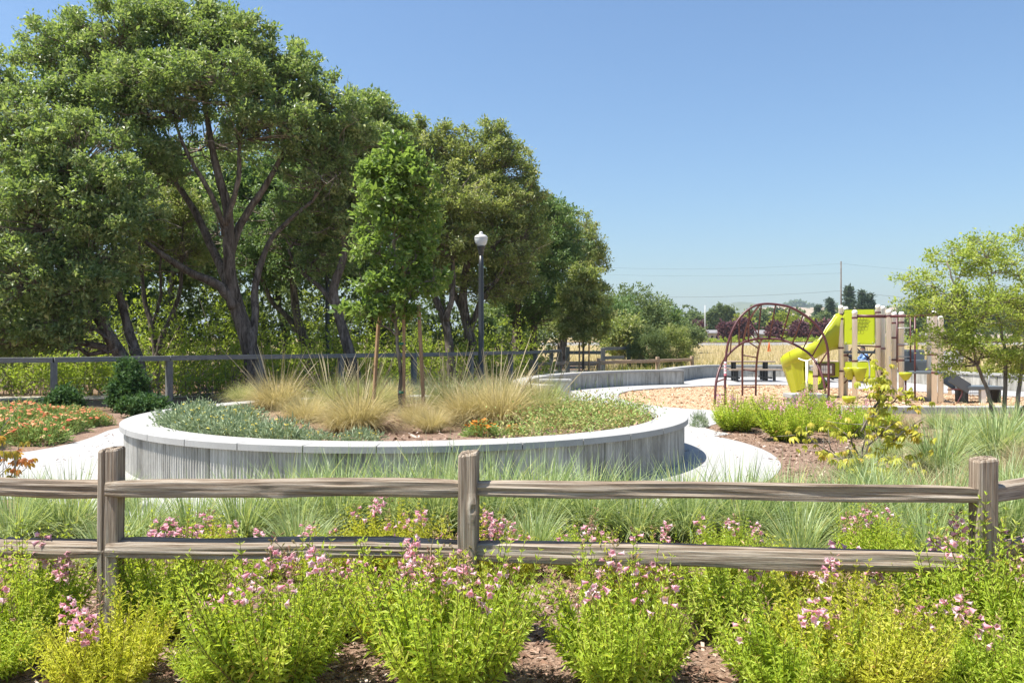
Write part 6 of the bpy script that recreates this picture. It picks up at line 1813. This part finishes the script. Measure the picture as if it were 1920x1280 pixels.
# far wood strip and hedge that read as masses
cs, rs = [], []
r3 = rg(1100)
for px in np.arange(1120, 2050, 9):
    Y = r3.uniform(300, 420); x, h = FT(px, r3.uniform(570, 592), Y)
    cs.append((x, Y, float(z_terr(x, Y)) + h*.5)); rs.append((3.2, 3.0, h*.5))
leafy_mass('distant_woodland', cs, rs, 18, 1.2, .7, 'far_green', 1101)
cs, rs = [], []
for px in np.arange(1270, 1990, 7):
    Y = 158 + r3.uniform(-4, 4); x = (px-960)/FPX*Y
    cs.append((x, Y, float(z_terr(x, Y)) + .45)); rs.append((.8, .8, r3.uniform(.4, 1.0)))
leafy_mass('roadside_brush', cs, rs, 7, .35, .18, 'thicket', 1102)
def house(label, px0, px1, py_eave, py_roof, Y, porch=False, seed=1):
    x0, x1 = (px0-960)/FPX*Y, (px1-960)/FPX*Y; xm = (x0+x1)/2; z = float(z_terr(xm, Y)); w = x1-x0
    ze = EYE - (py_eave-640)/FPX*Y - z; zr = EYE - (py_roof-640)/FPX*Y - z
    t = thing('house', label, 'house', (xm, Y, z), 'low houses beyond the railway')
    MB().box((0, 3.5, ze/2-.2), (w*.92, 7, ze+.4)).build('wall', M['stucco'], t)
    V = np.array([[-w/2, -.6, ze], [w/2, -.6, ze], [w/2, 7.6, ze], [-w/2, 7.6, ze], [-w/2, 3.5, zr], [w/2, 3.5, zr], [-w/2, -.6, ze-.15], [w/2, -.6, ze-.15], [w/2, 7.6, ze-.15], [-w/2, 7.6, ze-.15]])
    MB().add(V, [np.array([[0, 1, 5, 4], [2, 3, 4, 5], [6, 7, 1, 0], [8, 9, 3, 2], [9, 8, 7, 6]]), np.array([[3, 0, 4], [1, 2, 5]])]).build('roof', M['roof'], t)
    for k in range(3):
        q = MB().box(((k-1)*w*.27, -.03, ze*.55), (w*.14, .10, ze*.38)).build('window', M['white'], t)
        MB().box(((k-1)*w*.27, -.09, ze*.55), (w*.12, .04, ze*.32)).build('pane', M['window'], q)
house('low grey roofed house between two purple plums', 1318, 1352, 624, 618, 180)
house('pale house behind the arch climber', 1418, 1446, 626, 618, 186)
house('low tan roofed house left of the slide', 1494, 1538, 627, 619, 184)
house('pale house glimpsed right of the cream posts', 1690, 1745, 628, 616, 190)
# railway bank and rails
xs = np.linspace(-30, 160, 60)
yb = 128.0
V = np.concatenate([np.c_[xs, np.full(60, yb - 4), z_terr(xs, yb - 4) - .02], np.c_[xs, np.full(60, yb - 1.6), z_terr(xs, yb) + .32], np.c_[xs, np.full(60, yb + 1.6), z_terr(xs, yb) + .32], np.c_[xs, np.full(60, yb + 4), z_terr(xs, yb + 4) - .02]])
link('railway_bank', mesh_np('railway_bank', V, [grid_faces(4, 60, False)], None, True), M['ballast'], kind='structure')
for k, dy in enumerate((-.72, .72)):
    mb = MB()
    for a, b in zip(xs[:-1], xs[1:]): mb.tube([(a, yb+dy, z_terr(a, yb)+.36), (b, yb+dy, z_terr(b, yb)+.36)], .085, 5, False)
    mb.build('railway_rail', M['maroon'], None, kind='structure')
# traffic cone in the field
p = P(1442, 656, 92); z = float(z_terr(p[0], 92))
t = thing('traffic_cone', 'tiny tall orange cone standing in the dry grass near the railway', 'cone', (p[0], 92, z))
MB().bbox((0, 0, .03), (.5, .5, .06), .02).build('base', M['orange'], t); MB().lathe([(.2, .06), (.06, 1.0), (.04, 1.03), (.01, 1.04)], (0, 0, 0), 14).build('cone', M['orange'], t, True)
# poles and cables
def upole(label, px, top, Y, r, mat, arms):
    x, h = FT(px, top, Y); z = float(z_terr(x, Y))
    t = thing('utility_pole', label, 'pole', (x, Y, z))
    MB().tube([(0, 0, -.5), (0, 0, h)], [r*1.15, r*.75], 8).build('pole', M[mat], t, True)
    for zz in arms: MB().box((0, 0, h-zz), (2.2, .12, .14)).build('cross_arm', M[mat], t)
    return x, z, h
xp, zp, hp = upole('tall dark utility pole on the skyline above the play structure', 1577, 490, 170, .17, 'bark', ())
upole('thin pale flag pole among the purple plums', 1322, 572, 150, .10, 'palegrey', ())
def cable(name, label, a, b, sag, r=.028):
    s = np.linspace(0, 1, 24)[:, None]; p = np.array(a)*(1-s) + np.array(b)*s; p[:, 2] -= (4*sag*s*(1-s))[:, 0]
    MB().tube(p - p[0], r, 4, False).build(name, M['line'], None, label=label, cat='power cable', group='overhead power cables', loc=tuple(p[0]))
def pxz(px, py, Y): return P(px, py, Y)
top = P(1577, 494, 170); low = P(1577, 545, 170)
cable('power_cable', 'highest faint power cable left of the utility pole', P(1000, 494, 190), top, 1.2, .014)
cable('power_cable', 'second faint power cable below the highest one left of the pole', P(1000, 509, 190), P(1577, 512, 170), .8, .014)
cable('power_cable', 'lowest and darkest power cable left of the utility pole', P(1000, 548, 180), low, 1.2, .026)
cable('power_cable', 'highest faint power cable right of the utility pole', top, P(2150, 530, 200), .8, .014)
cable('power_cable', 'lowest and darkest power cable right of the utility pole', low, P(2150, 600, 200), .3, .026)
# far hills
def hill(name, pts_px, Y, depth, mat, seed):
    r = rg(seed); px = np.array([p[0] for p in pts_px], float); py = np.array([p[1] for p in pts_px], float)
    xs = np.linspace(px[0], px[-1], 90); ys = np.interp(xs, px, py)
    ys = np.convolve(np.pad(ys, 3, 'edge'), np.ones(7)/7, 'valid')
    h = EYE - (ys - 640)/FPX*Y
    h += np.interp(xs, np.linspace(xs[0], xs[-1], 40), r.normal(0, 1, 40))*Y*.0006
    V = []
    K = 14
    for k in range(K + 1):
        f = k/K; prof = math.sin(min(1, f*1.35)*math.pi/2)**1.2 if f < .75 else 1 - (f-.75)*.8
        V.append(np.c_[(xs-960)/FPX*Y, np.full(90, Y - depth*.74 + depth*f) + r.normal(0, depth*.01, 90), 2 + (h - 2)*prof])
    link(name, mesh_np(name, np.concatenate(V), [grid_faces(K+1, 90, False)], None, True), M[mat], kind='structure')
hill('wooded_hill', [(1190, 600), (1270, 596), (1330, 582), (1352, 572), (1372, 566), (1392, 569), (1410, 577), (1430, 590), (1500, 598), (1600, 600)], 2600, 1100, 'hill2', 1201)
hill('tan_hill', [(1380, 600), (1410, 580), (1440, 576), (1500, 578), (1560, 577), (1640, 575), (1720, 578), (1800, 572), (1900, 578), (2100, 580)], 1900, 900, 'hill', 1202)
hill('low_hill', [(900, 604), (1100, 604), (1200, 600), (1300, 604), (1400, 604), (1500, 606)], 1500, 500, 'hill2', 1203)
cs, rs = [], []
for k in range(34):
    px = r3.normal(1494, 12); Y = 1880 + r3.uniform(-40, 40)
    cs.append(P(px, 577, Y) + [0, 0, max(0, 9 - abs(px-1494)*.35)]); rs.append((6.5, 6, 8))
leafy_mass('hilltop_grove', cs, rs, 16, 4.5, 2.8, 'far_green', 1204)
cs, rs = [], []
for k in range(60):
    px = r3.choice([r3.normal(1690, 20), r3.uniform(1500, 1900)]); Y = 1750
    cs.append(P(px, r3.uniform(577, 590), Y)); rs.append((7, 6, 6))
leafy_mass('hillside_trees', cs, rs, 12, 4.5, 2.8, 'far_green', 1205)
# ------------------------------------------------------------------ haze: one closed box of thin air round the whole scene
def haze():
    m = bpy.data.materials.new('haze_air'); m.use_nodes = True
    nt = m.node_tree; nt.nodes.clear()
    o = nt.nodes.new('ShaderNodeOutputMaterial'); v = nt.nodes.new('ShaderNodeVolumePrincipled')
    v.inputs['Color'].default_value = (0.74, 0.90, 1.0, 1); v.inputs['Density'].default_value = HAZE_DENSITY
    v.inputs['Anisotropy'].default_value = 0.2
    nt.links.new(v.outputs[0], o.inputs['Volume'])
    MB().box((0, 1700, 60), (10200, 9700, 130)).build('haze', m, None, kind='stuff')
HAZE_DENSITY = 0.00018
haze()
